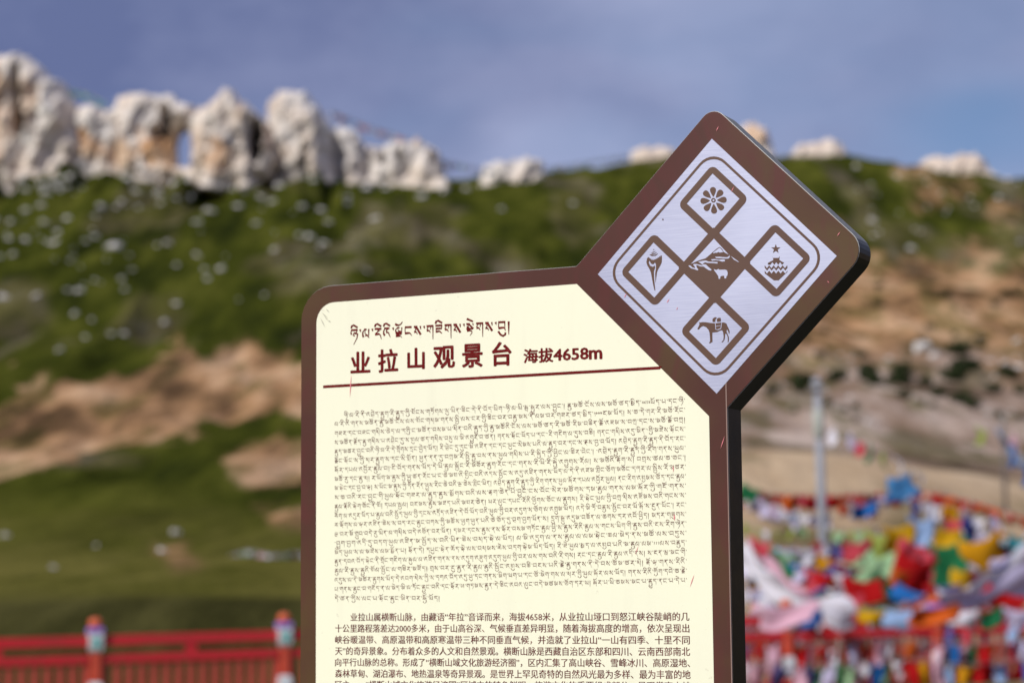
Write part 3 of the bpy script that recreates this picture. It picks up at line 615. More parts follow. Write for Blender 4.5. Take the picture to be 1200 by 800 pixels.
def rope_mesh(P, r):
    v = []; f = []
    for i, p_ in enumerate(P):
        d = (P[min(i+1, len(P)-1)]-P[max(i-1, 0)]).normalized(); s = d.cross(Vector((0, 0, 1)));
        s = s.normalized() if s.length > 1e-4 else Vector((1, 0, 0)); u = s.cross(d).normalized()
        for k in range(4):
            a = k*math.pi/2; v.append(p_+s*math.cos(a)*r+u*math.sin(a)*r)
    for i in range(len(P)-1):
        for k in range(4): f.append((i*4+k, i*4+(k+1) % 4, i*4+4+(k+1) % 4, i*4+4+k))
    return mesh('rope', v, f, True)
def interp(pts, n):                          # smooth path through surveyed points
    out_ = []
    ls = [0]
    for a, b_ in zip(pts, pts[1:]): ls.append(ls[-1]+(b_-a).length)
    for k in range(n+1):
        s = ls[-1]*k/n; i = 0
        while i < len(pts)-2 and ls[i+1] < s: i += 1
        t_ = (s-ls[i])/max(ls[i+1]-ls[i], 1e-6)
        p0 = pts[max(i-1, 0)]; p1 = pts[i]; p2 = pts[i+1]; p3 = pts[min(i+2, len(pts)-1)]
        out_.append(0.5*((2*p1)+(p2-p0)*t_+(2*p0-5*p1+4*p2-p3)*t_**2+(3*p1-p0-3*p2+p3)*t_**3))
    return out_
def flag_string(path, n, colors, size, label, group=None, asp=1.2, gap=0.0, ropew=0.008, jit=0.25, blow=0.25):
    P = interp([at(*q) for q in path], max(n, 10)); o0 = P[0]
    root = thing('prayer_flag_string', label, 'prayer flags', o0, 0, group)
    obj('rope', rope_mesh([q-o0 for q in P], ropew), M['rope'], root)
    Q = interp([at(*q) for q in path], n)
    for i in range(n):
        if rnd.random() < gap: continue
        c_ = (Q[i]+Q[i+1])/2; d = Q[i+1]-Q[i]
        cc = colors[i % len(colors)] if isinstance(colors, (list, tuple)) else rnd.choice(colors.split(','))
        fl = obj('flag', cloth(cc, rnd.randrange(6)), parent=root, loc=c_-o0+Vector((0, rnd.uniform(-.04, .04), 0)))
        s = size*rnd.uniform(1-jit, 1+jit); fl.scale = (min(s, max(d.length*1.15, s*.5)), s, s*asp*rnd.uniform(.8, 1.15))
        fl.rotation_euler = (rnd.uniform(-.2, .2)+rnd.choice([0, 0, .5]), -math.atan2(d.z, math.hypot(d.x, d.y))*0.9+rnd.uniform(-blow, blow), math.atan2(d.y, d.x)+rnd.uniform(-.3, .3))
    return root
five = ['blue', 'white', 'red', 'green', 'yellow']
# dense red line along the top of the mound
flag_string([(846, 574, 44), (900, 577, 44), (960, 579, 44), (1020, 577, 44), (1062, 574, 44)], 26, ['red', 'red', 'orange', 'red', 'rose', 'red', 'maroon'], .42, 'string of red flags running level across the tan bank left of the blue cloth', asp=.75)
flag_string([(1062, 573, 44), (1100, 577, 43.5), (1150, 589, 43), (1210, 608, 42)], 24, ['red', 'orange', 'orange', 'red', 'salmon', 'red', 'orange'], .36, 'string of orange and red flags sloping down to the right edge', asp=.8)
flag_string([(870, 572, 43), (905, 592, 42), (940, 603, 41), (975, 600, 41)], 13, ['green', 'white', 'lilac', 'white', 'lilac', 'pink', 'sky', 'white', 'sky'], .30, 'string of pale flags sagging under the red string at its left end', asp=.9)
flag_string([(985, 588, 43), (1010, 590, 42), (1040, 578, 41), (1062, 570, 41)], 10, ['orange', 'maroon', 'white', 'blue', 'lilac', 'maroon', 'white', 'lilac', 'blue', 'sky'], .34, 'string of lilac and maroon flags climbing to the blue cloth', asp=.8)
flag_string([(1068, 585, 42), (1092, 590, 41), (1120, 592, 41), (1145, 606, 40), (1165, 600, 40)], 14, ['lilac', 'navy', 'white', 'white', 'lilac', 'white', 'gold', 'yellow', 'pink'], .32, 'string of pale lilac flags with one golden flag near the right mast')
flag_string([(965, 500, 52), (1003, 514, 50), (1040, 530, 47), (1085, 560, 45)], 7, ['white', 'lilac', 'rose', 'green', 'lime', 'white', 'white'], .34, 'loose string with a pink and a green flag fluttering before the bare slope', jit=.1, gap=.0, blow=.5)
flag_string([(1140, 500, 60), (1179, 505, 58), (1195, 532, 55), (1225, 565, 52)], 7, ['lime', 'sky', 'pink', 'blue', 'sky', 'blue', 'white'], .45, 'string of blue flags hanging off the thin mast at the right edge', blow=.6)
flag_string([(876, 640, 42), (910, 642, 41), (950, 640, 40), (990, 636, 40)], 15, ['rose', 'pink', 'green', 'lilac', 'indigo', 'green', 'dark green', 'pink', 'sky'], .26, 'string of small green and pink flags across the bank behind the golden cloths')
flag_string([(872, 612, 46), (905, 622, 45), (945, 615, 44), (985, 622, 44), (1030, 618, 43)], 16, ['lime', 'pale green', 'lime', 'white', 'lime', 'pale green'], .2, 'string of faded lime flags lying over the pale bank', gap=.25)
flag_string([(876, 662, 38), (930, 700, 37), (985, 713, 36), (1050, 712, 36)], 20, ['white', 'sky', 'white', 'white', 'lilac', 'pink', 'white', 'blue'], .36, 'sweep of white flags sagging to the fence at the left of the heap', asp=1.0)
flag_string([(1020, 722, 35), (1080, 700, 36), (1140, 688, 37), (1215, 650, 38)], 22, ['white', 'lilac', 'white', 'teal', 'white', 'salmon', 'lilac', 'blue'], .38, 'sweep of white and lilac flags rising to the right edge', asp=.9)
flag_string([(1040, 735, 34.5), (1100, 716, 35), (1160, 700, 36), (1215, 672, 37)], 20, ['white', 'pink', 'white', 'lilac', 'white', 'red'], .36, 'lower sweep of white and pink flags rising to the right edge', asp=.9)
flag_string([(876, 690, 36), (905, 715, 35.5), (950, 728, 35), (1000, 722, 34.5)], 15, ['white', 'lilac', 'pink', 'white', 'sky', 'white', 'orange'], .36, 'short sweep of pale flags low beside the sign edge')
flag_string([(985, 648, 40), (1020, 668, 39), (1060, 655, 39), (1100, 640, 40), (1150, 640, 40), (1200, 655, 40)], 20, ['pale green', 'teal', 'white', 'dark green', 'green', 'pale green', 'lilac', 'maroon'], .42, 'string of green flags through the middle of the heap')
flag_string([(1150, 620, 39), (1175, 632, 38.5), (1210, 640, 38)], 8, ['lilac', 'white', 'navy', 'maroon', 'teal', 'navy'], .40, 'string of navy and maroon flags at the right edge of the heap')
# long scarves
def scarf(path, w_, color, label, n=26):
    P = interp([at(*q) for q in path], n); o0 = P[0]; v = []; f = []; J = 5
    ph = rnd.uniform(0, 6)
    for side in (0, .012):
        for i, p_ in enumerate(P):
            d = (P[min(i+1, n)]-P[max(i-1, 0)]).normalized(); s = Vector((0, .35, -1)); s = (s-d*s.dot(d)).normalized(); nn = s.cross(d)
            ww = w_*(0.75+0.35*math.sin(i*.55+ph))
            for j in range(J+1):
                u = j/J-.5; v.append(p_-o0+s*u*ww+nn*(math.sin(u*9+i*.35+ph)*ww*.13+side))
    n0 = (n+1)*(J+1)
    for i in range(n):
        for j in range(J):
            a = i*(J+1)+j; q = (a, a+1, a+J+2, a+J+1); f.append(q); f.append(tuple(n0+x for x in reversed(q)))
    o = obj('scarf', mesh('scarf', v, f, True), FM[color], loc=o0); tag(o, label, 'scarf'); return o
scarf([(868, 645, 36), (890, 672, 35.6), (925, 702, 35.2), (1000, 722, 35)], .52, 'white', 'broad white scarf hanging down beside the dark edge of the sign')
scarf([(898, 652, 36.5), (915, 680, 36.3), (945, 706, 36), (990, 718, 36)], .40, 'pink', 'pale pink scarf beside the broad white scarf')
scarf([(880, 588, 43), (905, 600, 42.8), (935, 610, 42.5)], .34, 'lilac', 'lilac scarf tied under the level red string')
scarf([(1035, 735, 34.4), (1100, 712, 34.8), (1150, 702, 35.2), (1220, 672, 36)], .50, 'lilac', 'long lilac scarf sweeping up to the right edge')
scarf([(1100, 706, 35.8), (1140, 695, 36), (1180, 670, 36.5), (1220, 645, 37)], .50, 'white', 'long white scarf above the lilac scarf at the right edge')
scarf([(1150, 640, 38), (1180, 655, 38), (1220, 650, 38)], .3, 'lilac', 'lilac scarf beside the large golden cloth')
# single big cloths of the heap: (x, y, width, height, colour, distance, label)
big = [(1053, 627, 27, 25, 'yellow', 38, 'bright yellow cloth at the top of the heap, left of the pale blue cloth'), (1080, 622, 22, 34, 'sky', 38.4, 'pale blue cloth hanging between two yellow cloths'),
 (1052, 568, 22, 23, 'mid blue', 40, 'blue cloth tied where the red strings meet'), (1112, 629, 22, 22, 'yellow', 37.8, 'small yellow cloth above the green cloth'), (1119, 615, 13, 16, 'rose', 38.5, 'small rose cloth above the small yellow cloth'),
 (1138, 621, 18, 18, 'navy', 38.5, 'small navy cloth beside the rose cloth'), (1144, 652, 40, 50, 'gold', 37.2, 'largest golden yellow cloth, hanging right of the green cloth'), (1076, 672, 36, 44, 'red', 37, 'large bright red cloth in the middle of the heap'),
 (1073, 646, 26, 24, 'rose', 37.5, 'rose red cloth over the large bright red cloth'), (1087, 668, 12, 60, 'rose', 37.2, 'narrow rose cloth beside the large bright red cloth'), (1109, 656, 34, 48, 'green', 37.3, 'large green cloth between the red and golden cloths'), (1112, 678, 26, 26, 'green', 37.0, 'lower green cloth under the large green cloth'),
 (1127, 676, 18, 20, 'yellow', 36.9, 'small yellow cloth below the golden one'), (1043, 685, 24, 24, 'dark green', 36.8, 'dark green cloth left of the orange cloth'), (1058, 676, 17, 20, 'orange', 36.7, 'small orange cloth at the foot of the red cloth'),
 (1003, 645, 26, 24, 'rose', 38.2, 'faded red cloth at the upper left of the heap'), (1034, 636, 28, 26, 'lime', 38.6, 'olive green cloth left of the bright yellow cloth'), (999, 668, 16, 26, 'pale green', 37.9, 'pale green cloth under the faded red cloth'), (1030, 662, 26, 26, 'pale green', 38.0, 'larger pale green cloth below the olive cloth'),
 (1010, 674, 16, 14, 'teal', 37.7, 'small teal cloth between the pale green cloths'), (952, 655, 22, 13, 'gold', 38.4, 'flat golden cloth near the foot of the utility pole'), (962, 676, 26, 28, 'gold', 37.6, 'golden cloth hanging over the dark red one'), (940, 672, 26, 26, 'indigo', 37.8, 'indigo cloth left of the hanging golden cloth'),
 (970, 690, 30, 12, 'red', 37.2, 'dark red strip under the hanging golden cloth'), (984, 668, 14, 22, 'red', 37.4, 'small red cloth right of the hanging golden cloth'), (950, 698, 28, 10, 'blue', 36.9, 'blue strip below the indigo cloth'), (966, 703, 12, 14, 'mint', 36.8, 'mint green scrap beside the blue strip'),
 (1012, 693, 34, 34, 'red', 36.6, 'square deep red cloth at the lower left of the heap'), (1001, 703, 15, 16, 'rose', 36.4, 'magenta scrap on the deep red square'), (1022, 711, 24, 10, 'green', 36.3, 'green strip under the deep red square'), (985, 682, 13, 26, 'white', 37.0, 'small white cloth left of the deep red square'),
 (1070, 698, 32, 18, 'blue', 36.5, 'strong blue cloth under the large bright red cloth'), (1084, 707, 36, 10, 'teal', 36.4, 'teal strip under the strong blue cloth'), (1112, 699, 44, 9, 'red', 36.3, 'red streak of cloth over the white scarves'), (1105, 690, 30, 12, 'indigo', 36.6, 'indigo streak above the red streak'),
 (1152, 686, 30, 12, 'blue', 36.3, 'bright blue strip below the golden cloths'), (1180, 702, 36, 22, 'red', 35.4, 'red cloth at the lower right corner of the heap'), (1184, 714, 28, 9, 'dark', 35.3, 'dark cloth below the lower right red cloth'), (1190, 729, 22, 18, 'orange', 35.0, 'orange cloth tied on the fence at the right edge'),
 (1060, 716, 56, 13, 'orange', 35.6, 'long orange cloth along the fence top'), (1142, 675, 14, 14, 'maroon', 37.0, 'maroon scrap beside the small yellow cloth'), (1193, 637, 16, 18, 'teal', 37.5, 'teal cloth at the right edge of the heap'), (1178, 645, 20, 16, 'maroon', 37.4, 'maroon cloth left of the teal cloth at the right edge'),
 (1168, 668, 20, 14, 'navy', 37.1, 'navy scrap under the maroon cloth'), (1160, 722, 26, 14, 'green', 34.9, 'green cloth tied on the fence'), (920, 655, 36, 14, 'green', 38.3, 'green cloth lying left of the indigo cloth'), (893, 640, 20, 14, 'rose', 38.9, 'rose scrap beside the sign edge'),
 (882, 577, 18, 16, 'green', 41, 'green cloth at the left end of the red string'), (923, 718, 50, 22, 'pink', 29.6, 'wide pink cloth thrown over the fence near the sign edge'), (1095, 718, 46, 17, 'orange', 31.2, 'wide orange cloth thrown over the fence rail'), (892, 742, 22, 18, 'orange', 34.3, 'orange red cloth on the fence beside the sign edge'), (1092, 745, 24, 20, 'green', 34.2, 'green cloth on the fence rail'), (1012, 596, 22, 12, 'blue', 41, 'blue scrap under the maroon flags')]
for x_, y_, w_, h_, c_, D, lab in big:
    p = at(x_, y_-h_/2*1.1, D); s = D/F_PX*1.24
    o = obj('prayer_flag', cloth(c_, rnd.randrange(6)), loc=p); o.scale = (w_*s*1.12, max(w_, h_)*s*.7, h_*s*1.15)
    o.rotation_euler = (rnd.uniform(-.2, .2), rnd.uniform(-.45, .45), rnd.uniform(-.5, .5)); tag(o, lab, 'flag')
for k in range(150):                           # smaller cloths tangled between the big ones
    x_ = rnd.uniform(878, 1208); y_ = rnd.uniform(640, 712)+(rnd.uniform(-14, 0) if x_ > 1030 else 8); D = rnd.uniform(37.5, 39.5)-(y_-640)*.02+(1.2 if 1035 < x_ < 1165 else 0)
    c_ = rnd.choice(['white', 'white', 'lilac', 'pink', 'pale green', 'sky', 'green', 'red', 'blue', 'lilac', 'rose', 'white', 'gold', 'salmon', 'indigo'])
    p = at(x_, y_-9, D); q = rnd.uniform(16, 32)*D/F_PX; o = obj('prayer_flag', cloth(c_, rnd.randrange(6)), loc=p); o.scale = (q*1.2, q, q*rnd.uniform(.7, 1.3))
    o.rotation_euler = (rnd.uniform(-.4, .4), rnd.uniform(-.9, .9), rnd.uniform(-.8, .8))
    tag(o, 'crumpled '+c_+' cloth in the '+['left', 'middle', 'right'][int((x_-878)/110.1)]+' part of the tangled prayer flag heap', 'flag', 'cloths of the tangled prayer flag heap')
# narrow flags tied all along the right hand fence, seen in front of the pickets
for row, (yo, D0, cnt) in enumerate(((716, 33.2, 34), (748, 33.0, 32), (772, 32.7, 30))):
    flag_string([(868+row*3, yo+2, D0-1.3), (960, yo+7, D0-.9), (1060, yo, D0-.4), (1130, yo+6, D0-.2), (1215, yo-2, D0+.2)], cnt,
                'red,rose,white,blue,green,red,orange,pink,lilac,sky,mint,indigo,red,pale green,white,pink,lilac,gold', .27,
                ['upper', 'middle', 'lowest'][row]+' string of narrow coloured flags tied along the red fence', asp=1.7, jit=.35, gap=.03)
# wide cloths thrown over the top rail of the right hand fence
for x_, w_, h_, c_ in ((893, 30, 22, 'white'), (948, 28, 20, 'blue'), (985, 34, 22, 'white'), (1022, 26, 18, 'yellow'), (1052, 30, 22, 'sky'), (1128, 30, 20, 'white'), (1160, 28, 20, 'green'), (1196, 34, 22, 'lilac')):
    p = at(x_, 712, 32.0); s = 32/F_PX; o = obj('prayer_flag', cloth(c_, rnd.randrange(6)), loc=p); o.scale = (w_*s*1.2, w_*s*.6, h_*s*1.2)
    o.rotation_euler = (0, rnd.uniform(-.3, .3), rnd.uniform(-.2, .5)); tag(o, c_+' cloth thrown over the fence rail right of sign'+(', the left one' if x_ == 893 else ', the middle one' if x_ == 985 else ', the right one' if x_ == 1128 else ''), 'flag')
# tiny strings on the skyline
flag_string([(388, 131, 500), (430, 148, 505), (480, 165, 510), (530, 195, 515)], 34, ['white', 'sky', 'white', 'salmon', 'pink'], 1.3, 'faint prayer flag string running down from the grey dome on the skyline', ropew=.12, asp=1)
flag_string([(524, 190, 515), (590, 202, 525), (650, 196, 545), (735, 183, 590)], 40, ['white', 'sky', 'pale green', 'white'], 1.2, 'faint prayer flag string spanning the dip in the ridge', ropew=.12, asp=1)
flag_string([(78, 106, 505), (100, 110, 505), (125, 122, 505)], 12, ['teal', 'sky', 'pale green'], 1.3, 'short prayer flag string right of the tallest crag', ropew=.12, asp=1)
flag_string([(262, 655, 118), (290, 645, 119), (320, 650, 119), (352, 647, 120), (400, 650, 120)], 22, ['pink', 'white', 'white', 'lilac', 'pale green', 'white', 'green'], .7, 'string of white and green flags lying across the meadow left of the sign', asp=.6, ropew=.03)

# ------------------------------------------------------------------ the sign
PSI = 0.4515; U = 0.2
tx, ty, tz0 = 1.5858*U, 2.5758*U, 17.3122*U
SB = Vector((tx, tz0, 0)); ZC = CAM.z+ty        # foot under the centre of the diamond, and that centre's height
sign = thing('information_sign', 'brown framed cream information board with a diamond headboard of emblems and Tibetan and Chinese text', 'sign', SB, -PSI)
THK = 0.061
def splane(px_, py_):                           # point of the photograph on the sign's face, in half diagonals of the diamond
    d = ray(px_, py_); n_ = Vector((-math.sin(PSI), -math.cos(PSI), 0)); o_ = Vector((tx, tz0, ZC))-CAM
    P = d*(o_.dot(n_)/d.dot(n_)); q = P-o_; return (q.x*math.cos(PSI)-q.y*math.sin(PSI))/U, q.z/U
def arc(c, r, a0, a1, n=8):
    return [(c[0]+r*math.cos(R(a0+(a1-a0)*i/n)), c[1]+r*math.sin(R(a0+(a1-a0)*i/n))) for i in range(n+1)]
def rpoly(pts, rad, n=7):                       # round the corners of a polygon; rad per corner
    out_ = []; m_ = len(pts)
    for i in range(m_):
        p = Vector(pts[i]); a = Vector(pts[i-1]); c = Vector(pts[(i+1) % m_]); r = rad[i] if isinstance(rad, (list, tuple)) else rad
        if r <= 0: out_.append(tuple(p)); continue
        d1 = (a-p).normalized(); d2 = (c-p).normalized(); th = d1.angle(d2); t_ = r/math.tan(th/2)
        cen = p+(d1+d2).normalized()*(r/math.sin(th/2)); s = p+d1*t_; e = p+d2*t_
        a0 = math.atan2(s.y-cen.y, s.x-cen.x); a1 = math.atan2(e.y-cen.y, e.x-cen.x)
        while a1-a0 > math.pi: a1 -= 2*math.pi
        while a1-a0 < -math.pi: a1 += 2*math.pi
        out_ += [(cen.x+r*math.cos(a0+(a1-a0)*k/n), cen.y+r*math.sin(a0+(a1-a0)*k/n)) for k in range(n+1)]
    return out_
def toxy(a, b): return ((a+b)/2, (a-b)/2)       # a = x+y, b = x-y
def curve_mesh(name, loops):
    cu = bpy.data.curves.new('tmp', 'CURVE'); cu.dimensions = '2D'; cu.fill_mode = 'BOTH'
    for lp in loops:
        sp = cu.splines.new('POLY'); sp.points.add(len(lp)-1)
        for i, (x, y) in enumerate(lp): sp.points[i].co = (x, y, 0, 1)
        sp.use_cyclic_u = True
    o = bpy.data.objects.new('tmp', cu); COL.objects.link(o)
    dg = bpy.context.evaluated_depsgraph_get(); dg.update()
    me = bpy.data.meshes.new_from_object(o.evaluated_get(dg)); bpy.data.objects.remove(o); bpy.data.curves.remove(cu)
    me.name = name; return me
def on_face(me, y):                              # lay a flat mesh (units of the diamond) on the face plane at height y in front
    n_ = len(me.vertices); co = np.zeros(n_*3, np.float32); me.vertices.foreach_get('co', co); co = co.reshape(-1, 3)
    new = np.stack([co[:, 0]*U, np.full(n_, y)-co[:, 2], co[:, 1]*U+ZC], -1); me.vertices.foreach_set('co', new.ravel().astype(np.float32)); me.materials.clear(); me.update(); return me
def flat(name, loops, y, m_, parent=None, label=None):
    o = obj(name, on_face(curve_mesh(name, loops), y), m_, parent or sign)
    if label: o['label'] = label
    return o
ZBOT = (0.12-ZC)/U
# outline of the board, clockwise from the bottom left
aR, bL, bR = 1.285, -1.262, 1.205
XL, XR, YT = -3.762, 0.086, 0.080
jl = (bL+YT, YT)                                 # where the top edge meets the diamond
pts = [(XL, ZBOT), (XL, YT), jl, toxy(aR, bL), toxy(aR, bR), (XR, XR-bR), (XR, ZBOT)]
outline = rpoly(pts, [0, .29, .035, .115, .175, 0.0, 0])
# casing: a closed box with the outline, open joint to the front plate
def extrude(name, loop, y0, y1, inset=0.0, m_=None):
    v = []; n_ = len(loop)
    for y in (y0, y1):
        for x, z in loop: v.append((x*U, y, z*U+ZC))
    f = [tuple(range(n_-1, -1, -1)), tuple(range(n_, 2*n_))]+[(i, (i+1) % n_, n_+(i+1) % n_, n_+i) for i in range(n_)]
    bm = bmesh.new(); me = bpy.data.meshes.new(name)
    bv = [bm.verts.new(p_) for p_ in v]
    for q in f: bm.faces.new([bv[i] for i in q])
    bmesh.ops.recalc_face_normals(bm, faces=bm.faces[:])
    bmesh.ops.triangulate(bm, faces=[q for q in bm.faces if len(q.verts) > 4])
    bm.to_mesh(me); bm.free(); return me
def shrink(loop, d):                             # loop moved inward by d
    n_ = len(loop); out_ = []
    ar = sum(loop[i][0]*loop[(i+1) % n_][1]-loop[(i+1) % n_][0]*loop[i][1] for i in range(n_)); sg = 1 if ar > 0 else -1
    for i in range(n_):
        a = Vector(loop[i-1]); p = Vector(loop[i]); c = Vector(loop[(i+1) % n_])
        e1 = (p-a); e2 = (c-p)
        if e1.length < 1e-6: e1 = e2
        if e2.length < 1e-6: e2 = e1
        e1.normalize(); e2.normalize(); n1 = Vector((-e1.y, e1.x)); n2 = Vector((-e2.y, e2.x)); m_ = n1+n2
        m_ = m_/max(m_.length_squared/2, .3); out_.append(tuple(p+m_*d*sg))
    return out_
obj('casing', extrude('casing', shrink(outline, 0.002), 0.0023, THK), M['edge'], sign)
obj('edge_lip', extrude('edge_lip', shrink(outline, 0.0), 0.0016, 0.0022), M['lip'], sign)
fp = obj('front_plate', extrude('front_plate', shrink(outline, 0.0045), 0.0, 0.0015), M['brown'], sign)
cream = [(-3.607, ZBOT+.25), (-3.607, -.066), (-1.178, -.066), (-.066, -1.178), (-.068, ZBOT+.25)]
cream_o = flat('text_panel', [rpoly(cream, [.1, .17, 0, 0, .1])], -0.0004, M['cream'])
ln = flat('red_rule', [[(-3.54, -.768), (-.452, -.768), (-.470, -.791), (-3.54, -.791)]], -0.0008, M['red print'], sign)
# seam in the brown film under the diamond
xs_, ys_ = 0.078, -1.10
flat('film_seam', [[(xs_-.004, -.90), (xs_+.004, -.90), (xs_+.006, -3.9), (xs_-.002, -3.9)]], -0.0003, mat('seam edge', (0.30, 0.20, 0.17), .4), sign)
hb = flat('headboard', [[(0, 1.005), (.995, 0), (0, -1.005), (-.993, 0)]], -0.0004, M['plate'])
def sq(a0, a1, b0, b1): return [toxy(a0, b0), toxy(a1, b0), toxy(a1, b1), toxy(a0, b1)]
# thin double line: rounded square ring
flat('border_line', [rpoly(sq(-.925, .925, -.925, .925), .15), rpoly(sq(-.897, .897, -.897, .897), .135)], -0.0007, M['print'], hb)
i0, i1, o0_, o1 = .288, .728, .205, .80
for sa, sb_ in ((1, -1), (1, 1), (-1, 1), (-1, -1)):
    def S(lo, hi): return sorted((sa*lo, sa*hi))+sorted((sb_*lo, sb_*hi))
    oa = S(o0_, o1); ia = S(i0, i1)
    flat('emblem_ring', [rpoly(sq(*oa), .05), sq(*ia)], -0.00070, M['print'], hb)
flat('centre_field', [sq(-.300, .300, -.300, .300)], -0.00062, M['print'], hb)
Yi = -0.00075
def ph(pts, cx, cy, sc): return [splane(cx+x/sc, cy+y/sc) for x, y in pts]
# flower
loops = []
for k in range(8):
    a = R(90-45*k+3); L_ = []
    for i in range(17):
        t_ = i/16*2*math.pi; u = (1-math.cos(t_))/2; wv = math.sin(t_)*(0.25+0.85*u)*4.6
        r_ = 4.2+u*11.4; L_.append(splane(836.3+(r_*math.cos(a)-wv*math.sin(a))*.99, 234.9-(r_*math.sin(a)+wv*math.cos(a)*1)+0))
    loops.append(L_)
circ = lambda cx, cy, r, n_=14: [splane(cx+r*math.cos(2*math.pi*i/n_), cy-r*math.sin(2*math.pi*i/n_)) for i in range(n_)]
loops += [circ(836.2, 234.8, 2.7), circ(836.2, 234.8, 1.25)]
flat('flower_emblem', loops, Yi, M['print'], hb)
# conch (photo crop at 745,285; 13.33 per px)
cs = lambda l_: ph(l_, 745, 285, 13.333)
body = [(180, 235), (200, 215), (235, 245), (280, 262), (330, 240), (375, 205), (408, 190), (412, 240), (408, 300), (385, 350), (350, 410), (335, 450), (322, 540), (312, 625), (308, 540), (306, 470), (318, 400), (318, 330), (300, 300), (285, 320), (270, 330), (240, 318), (215, 270), (205, 300), (225, 350), (270, 370), (300, 350), (305, 380), (285, 440), (290, 560), (308, 740), (295, 735), (275, 650), (258, 560), (240, 460), (215, 400), (185, 350), (168, 300)]
loops = [cs(body)]
for z_ in ([(215, 180), (240, 172), (300, 184), (345, 160), (348, 168), (310, 198), (250, 200)], [(240, 150), (262, 150), (300, 158), (325, 140), (328, 148), (300, 170), (255, 168)], [(262, 128), (290, 134), (308, 120), (308, 130), (288, 142), (268, 140)], [(275, 95), (292, 95), (290, 108), (278, 108)]): loops.append(cs(z_))
flat('conch_emblem', loops, Yi, M['print'], hb)
tk = [cs([(x, y), (x+12, y-3), (x+18, y+24), (x+6, y+26)]) for x, y in ((245, 235), (272, 236), (300, 226), (326, 212), (350, 198), (372, 186))]
flat('conch_notches', tk, Yi-.00005, M['plate'], hb)
# mountain and yak (crop 800,280; 16 per px)
ms_ = lambda l_: ph(l_, 800, 280, 16)
flat('mountain_emblem', [ms_([(590, -5), (862, 290), (1062, 432), (1040, 430), (960, 385), (905, 320), (880, 300), (820, 272), (775, 245), (740, 185), (695, 150), (640, 185), (575, 240), (520, 290), (430, 365), (330, 395), (240, 430), (160, 468)]),
   ms_([(570, 262), (640, 205), (695, 165), (730, 195), (765, 248), (740, 250), (700, 258), (675, 245), (640, 262), (610, 258), (585, 270)]),
   ms_([(605, 338), (700, 335), (760, 342), (840, 345), (880, 315), (890, 335), (860, 368), (780, 370), (700, 362), (640, 362)]),
   ms_([(530, 385), (600, 378), (680, 392), (760, 385), (800, 395), (790, 420), (740, 425), (690, 408), (620, 400), (560, 408)]),
   ms_([(295, 430), (380, 410), (440, 405), (490, 425), (560, 430), (660, 435), (655, 462), (600, 455), (480, 450), (420, 440), (370, 470), (440, 480), (480, 520), (545, 575), (535, 592), (490, 585), (430, 545), (400, 520), (330, 515), (290, 495), (255, 492), (270, 540), (300, 575), (280, 588), (230, 570), (160, 550), (115, 510), (120, 495), (150, 500), (185, 535), (240, 550), (225, 510), (200, 485), (215, 470), (260, 470), (320, 485), (390, 500), (350, 462)])], Yi, M['plate'], hb)
flat('yak_emblem', [ms_([(588, 565), (612, 578), (640, 582), (672, 562), (690, 578), (800, 576), (835, 590), (848, 640), (840, 690), (822, 700), (820, 738), (785, 738), (782, 690), (735, 692), (708, 710), (706, 748), (678, 748), (672, 700), (640, 650), (622, 625), (598, 595)])], Yi, M['plate'], hb)
# vase and star (crop 888,280; 14.286 per px)
vs = lambda l_: ph(l_, 888, 280, 14.286)
star = []
for k in range(10):
    a = R(90+36*k); r_ = 82 if k % 2 == 0 else 32; star.append((304+r_*math.cos(a), 168-r_*math.sin(a)))
zig = lambda y, amp, x0, x1, nz_: [(x0+(x1-x0)*i/nz_, y+(amp if i % 2 else -amp)) for i in range(nz_+1)]
b1 = [(245, 295), (262, 318), (350, 318), (368, 290), (362, 350), (400, 375), (440, 398)]+list(reversed(zig(410, 22, 180, 440, 8)))+[(168, 425), (200, 385), (262, 355), (258, 320)]
b2 = zig(465, 24, 118, 495, 10)+list(reversed(zig(505, 24, 118, 500, 10)))
b3 = zig(555, 24, 118, 500, 10)+[(498, 550), (350, 692), (270, 692), (118, 575)]
flat('vase_emblem', [vs(star), vs(b1), vs(b2), vs(b3)], Yi, M['print'], hb)
# pack horse (crop 810,365; 19.05 per px)
hs = lambda l_: ph(l_, 810, 365, 19.05)
flat('horse_emblem', [hs([(168, 225), (200, 245), (260, 235), (330, 238), (440, 255), (540, 262), (680, 245), (740, 242), (790, 270), (815, 330), (845, 390), (862, 450), (850, 500), (838, 470), (820, 420), (800, 400), (790, 440), (810, 490), (840, 560), (845, 620), (835, 680), (815, 682), (822, 640), (818, 570), (790, 500), (762, 490), (758, 560), (745, 630), (710, 680), (680, 682), (685, 668), (720, 640), (728, 560), (715, 460), (690, 415), (640, 425), (590, 455), (475, 468), (475, 560), (478, 680), (455, 685), (440, 700), (405, 710), (405, 690), (425, 660), (422, 570), (412, 470), (390, 410), (340, 350), (270, 320), (230, 340), (200, 365), (178, 395), (150, 400), (142, 380), (165, 340), (188, 290), (185, 255)]),
   hs([(478, 170), (500, 145), (540, 125), (572, 135), (572, 150), (545, 170), (540, 235), (480, 230)]), hs([(575, 165), (610, 140), (655, 138), (668, 175), (662, 225), (580, 232)])], Yi, M['print'], hb)
flat('pack_straps', [hs([(534, 230), (548, 232), (555, 390), (590, 402), (660, 370), (680, 245), (690, 245), (672, 382), (600, 415), (545, 400)]), hs([(555, 325), (660, 308), (662, 316), (556, 336)])], Yi-.00005, M['plate'], hb)

